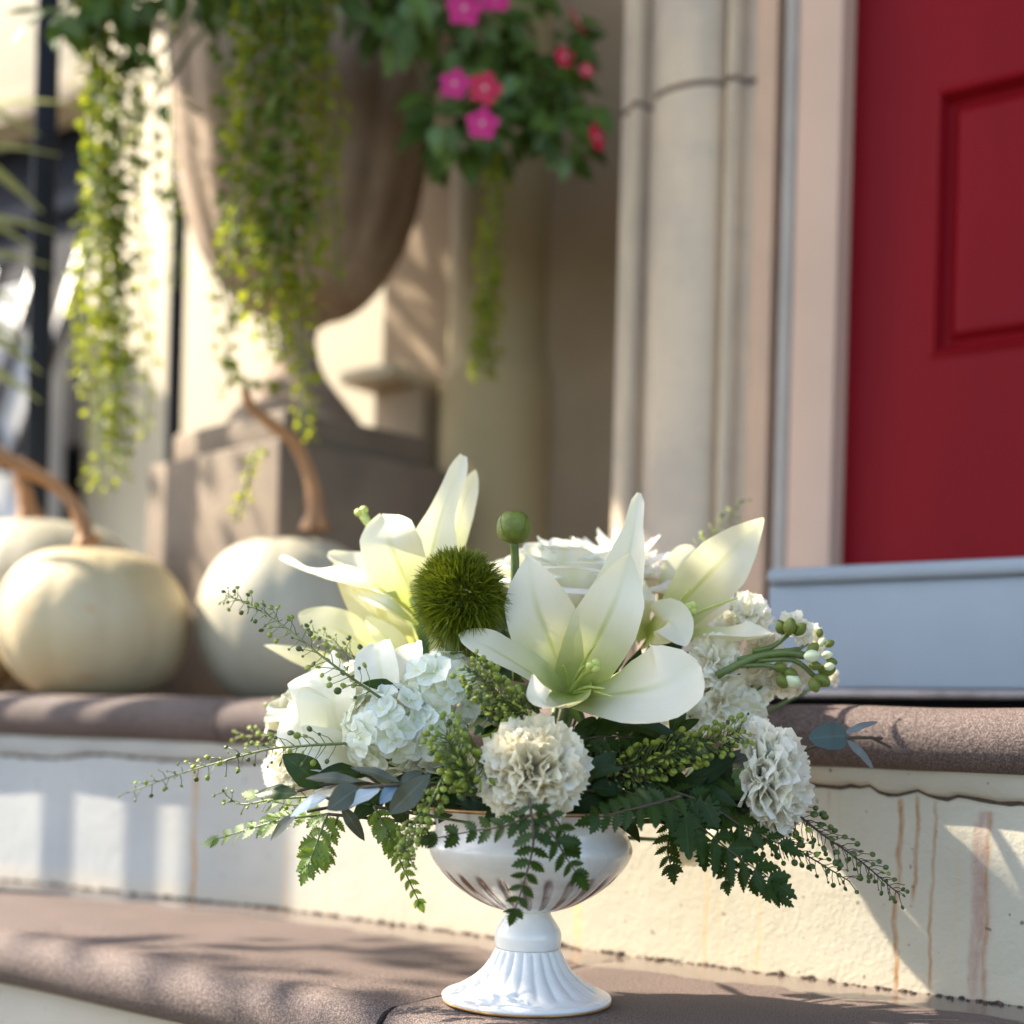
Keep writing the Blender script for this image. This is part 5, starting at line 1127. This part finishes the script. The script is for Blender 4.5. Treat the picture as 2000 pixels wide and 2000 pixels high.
# ---------------------------------------------------------------- eucalyptus and broad leaves
def leaves(items, stems, label, cat, name, grp, prof=None, rnd_=None):
    c = W(*stems[0][0]); t = thing(name, label, cat, c, grp)
    for st_ in stems: mb = MB(); mb.tube(catmull(WS(*st_), 14), .0012, 5); part('stem', mb, M['stemd'], t)
    for (a, b, hw, mk, up) in items:
        A, B = W(*a), W(*b); m_ = A.lerp(B, .5) + V(up).normalized() * (B - A).length * .06
        petal(t, [A, A.lerp(B, .3) + V(up) * .001, m_, B], PX(hw, A.y), up, M[mk], .14, .03, prof or [(0, .1), (.1, .5), (.3, .88), (.5, 1), (.7, .93), (.88, .6), (1, .05)], 'leaf', 12, 6, ridge=.05)
    stem_to_root(t, c, .0013, 'stemd'); return t
GE = 'eucalyptus sprigs at the sides of the bowl'
leaves([((699, 1526, .93), (597, 1520, .94), 14, 'eucd', (0, -.8, .6)), ((700, 1538, .93), (640, 1582, .92), 27, 'eucd', (.1, -1, .2)), ((638, 1556, .94), (567, 1595, .95), 22, 'eucb', (-.2, -.6, .8)), ((742, 1541, .925), (668, 1580, .925), 21, 'eucp', (0, -.6, .8)), ((776, 1537, .925), (742, 1570, .92), 17, 'eucb', (.1, -.6, .7)),
        ((780, 1527, .93), (685, 1499, .94), 12, 'eucd', (0, -.8, .6)), ((782, 1528, .935), (826, 1506, .94), 13, 'eucd', (.2, -1, .3)), ((762, 1588, .915), (840, 1512, .92), 25, 'eucd', (.1, -1, .1)), ((668, 1575, .95), (712, 1642, .96), 14, 'eucd', (.2, -1, .1)), ((578, 1590, .96), (528, 1642, .97), 13, 'eucd', (-.3, -.8, .4))],
       [((875, 1533, .95), (790, 1532, .925), (700, 1540, .93), (640, 1560, .945)), ((700, 1540, .93), (665, 1570, .95), (600, 1585, .955))], 'eucalyptus sprig with blue and olive leaves across the left of the rim', 'eucalyptus', 'eucalyptus_sprig', GE)
leaves([((1654, 1437, 1.0), (1580, 1442, .99), 28, 'euct', (.1, -1, .2)), ((1652, 1432, 1.0), (1714, 1410, 1.02), 8, 'eucg', (0, -.8, .6)), ((1655, 1447, 1.0), (1706, 1502, 1.02), 9, 'eucg', (.2, -1, .3))],
       [((1540, 1480, 1.02), (1600, 1455, 1.01), (1655, 1442, 1.0), (1722, 1442, 1.03)), ((1700, 1440, 1.02), (1740, 1460, 1.05))], 'blue green eucalyptus sprig behind the right carnation', 'eucalyptus', 'eucalyptus_sprig', GE, [(0, .2), (.08, .62), (.25, .93), (.5, 1), (.75, .92), (.92, .6), (1, .1)])
GB = 'broad green leaves in the bouquet'
leaves([((632, 1536, .99), (552, 1474, .98), 32, 'dleaf', (-.2, -.8, .5)), ((580, 1550, .99), (498, 1552, 1.0), 19, 'dleaf', (-.3, -.7, .6)), ((705, 1508, .99), (620, 1512, .98), 20, 'dleaf', (0, -.8, .6))], [((720, 1530, 1.0), (650, 1530, .99), (580, 1545, .99))], 'glossy broad green leaves at the left below the rose', 'leaf sprig', 'leaf_sprig', GB)
leaves([((784, 1350, .99), (708, 1334, .98), 17, 'dleaf', (0, -.8, .6)), ((760, 1375, .99), (735, 1350, .985), 10, 'dleaf', (0, -1, .3))], [((800, 1400, 1.02), (784, 1350, .99))], 'single dark leaf between the cream rose and the hydrangea', 'leaf sprig', 'leaf_sprig', GB)
leaves([((1312, 1430, 1.0), (1336, 1352, 1.0), 17, 'dleaf', (.2, -1, .1)), ((1330, 1445, .99), (1205, 1408, .98), 22, 'dleaf', (0, -.8, .6)), ((1320, 1430, 1.0), (1366, 1405, .99), 12, 'dleaf', (0, -1, .4)), ((1160, 1400, 1.0), (1130, 1480, .99), 28, 'dleaf', (0, -1, .1)), ((1260, 1440, 1.01), (1200, 1500, 1.0), 24, 'dleaf', (0, -1, .2))], [((1250, 1500, 1.02), (1312, 1430, 1.0))], 'dark pointed leaves directly under the front lily right petal', 'leaf sprig', 'leaf_sprig', GB)
leaves([((1380, 1512, 1.0), (1495, 1462, .99), 20, 'eucd', (0, -.9, .4)), ((1300, 1560, 1.0), (1380, 1520, .98), 20, 'dleaf', (0, -.9, .4)), ((1250, 1560, 1.0), (1330, 1590, .98), 22, 'dleaf', (0, -.9, .4)), ((1340, 1540, .98), (1440, 1575, .96), 24, 'dleaf', (0, -.7, .6))], [((1240, 1540, 1.0), (1330, 1500, .99), (1480, 1470, 1.0))], 'olive leaf and dark stems left of the right carnation calyx', 'leaf sprig', 'leaf_sprig', GB)
# dark inner foliage
rnd = random.Random(12)
GI = 'dark filler foliage inside the bouquet'
DL = [leaf_mesh('leaf', M['dleaf'], .28, 6, .15, .2), leaf_mesh('leaf', M['dleaf'], .22, 6, .1, .3)]
for (x0, y0, d0, x1, y1, d1_, n, lb) in [(1110, 1520, 1.0, 1180, 1420, 1.02, 18, 'dark filler leaves behind the right of the front carnation'), (1200, 1540, 1.0, 1280, 1450, 1.03, 18, 'dark filler leaves under the front lily'), (1300, 1540, 1.0, 1420, 1480, 1.02, 20, 'dark filler leaves under the lime seed cluster'), (900, 1540, 1.0, 860, 1480, 1.04, 14, 'dark filler leaves under the hydrangea'),
        (1000, 1400, 1.03, 960, 1330, 1.06, 14, 'dark filler leaves behind the front lily left petal'), (760, 1540, 1.03, 700, 1480, 1.06, 14, 'dark filler leaves behind the eucalyptus'), (950, 1300, 1.08, 960, 1240, 1.1, 10, 'dark filler leaves below the green fuzzy ball'), (1250, 1340, 1.1, 1300, 1300, 1.12, 12, 'dark filler leaves behind the right lily'), (1060, 1540, 1.02, 1160, 1545, .97, 16, 'dark filler leaves along the right half of the rim'), (1350, 1570, 1.0, 1450, 1560, .99, 14, 'dark filler leaves beneath the carnation calyx'), (860, 1530, 1.0, 960, 1545, .97, 10, 'dark filler leaves along the left half of the rim'), (1150, 1350, 1.08, 1180, 1300, 1.12, 10, 'dark filler leaves hidden behind the front lily')]:
    P = catmull([ROOT, W(x0, y0, d0), W(x1, y1, d1_)], 20); t = thing('filler_foliage', lb, 'foliage', P[0], GI); mb = MB(); mb.tube(P, .0013, 5); part('stem', mb, M['stemd'], t)
    for i in range(n):
        p = P[rnd.randrange(6, 21)] + V((rnd.uniform(-1, 1), rnd.uniform(-1, 1), rnd.uniform(-1, 1))) * .014; d = V((rnd.uniform(-1, 1), rnd.uniform(-.8, .3), rnd.uniform(-.5, 1))); inst('leaf', rnd.choice(DL), t, frame(p, d, V((rnd.uniform(-.4, .4), -1, .6))) @ Matrix.Scale(rnd.uniform(.022, .04), 4))
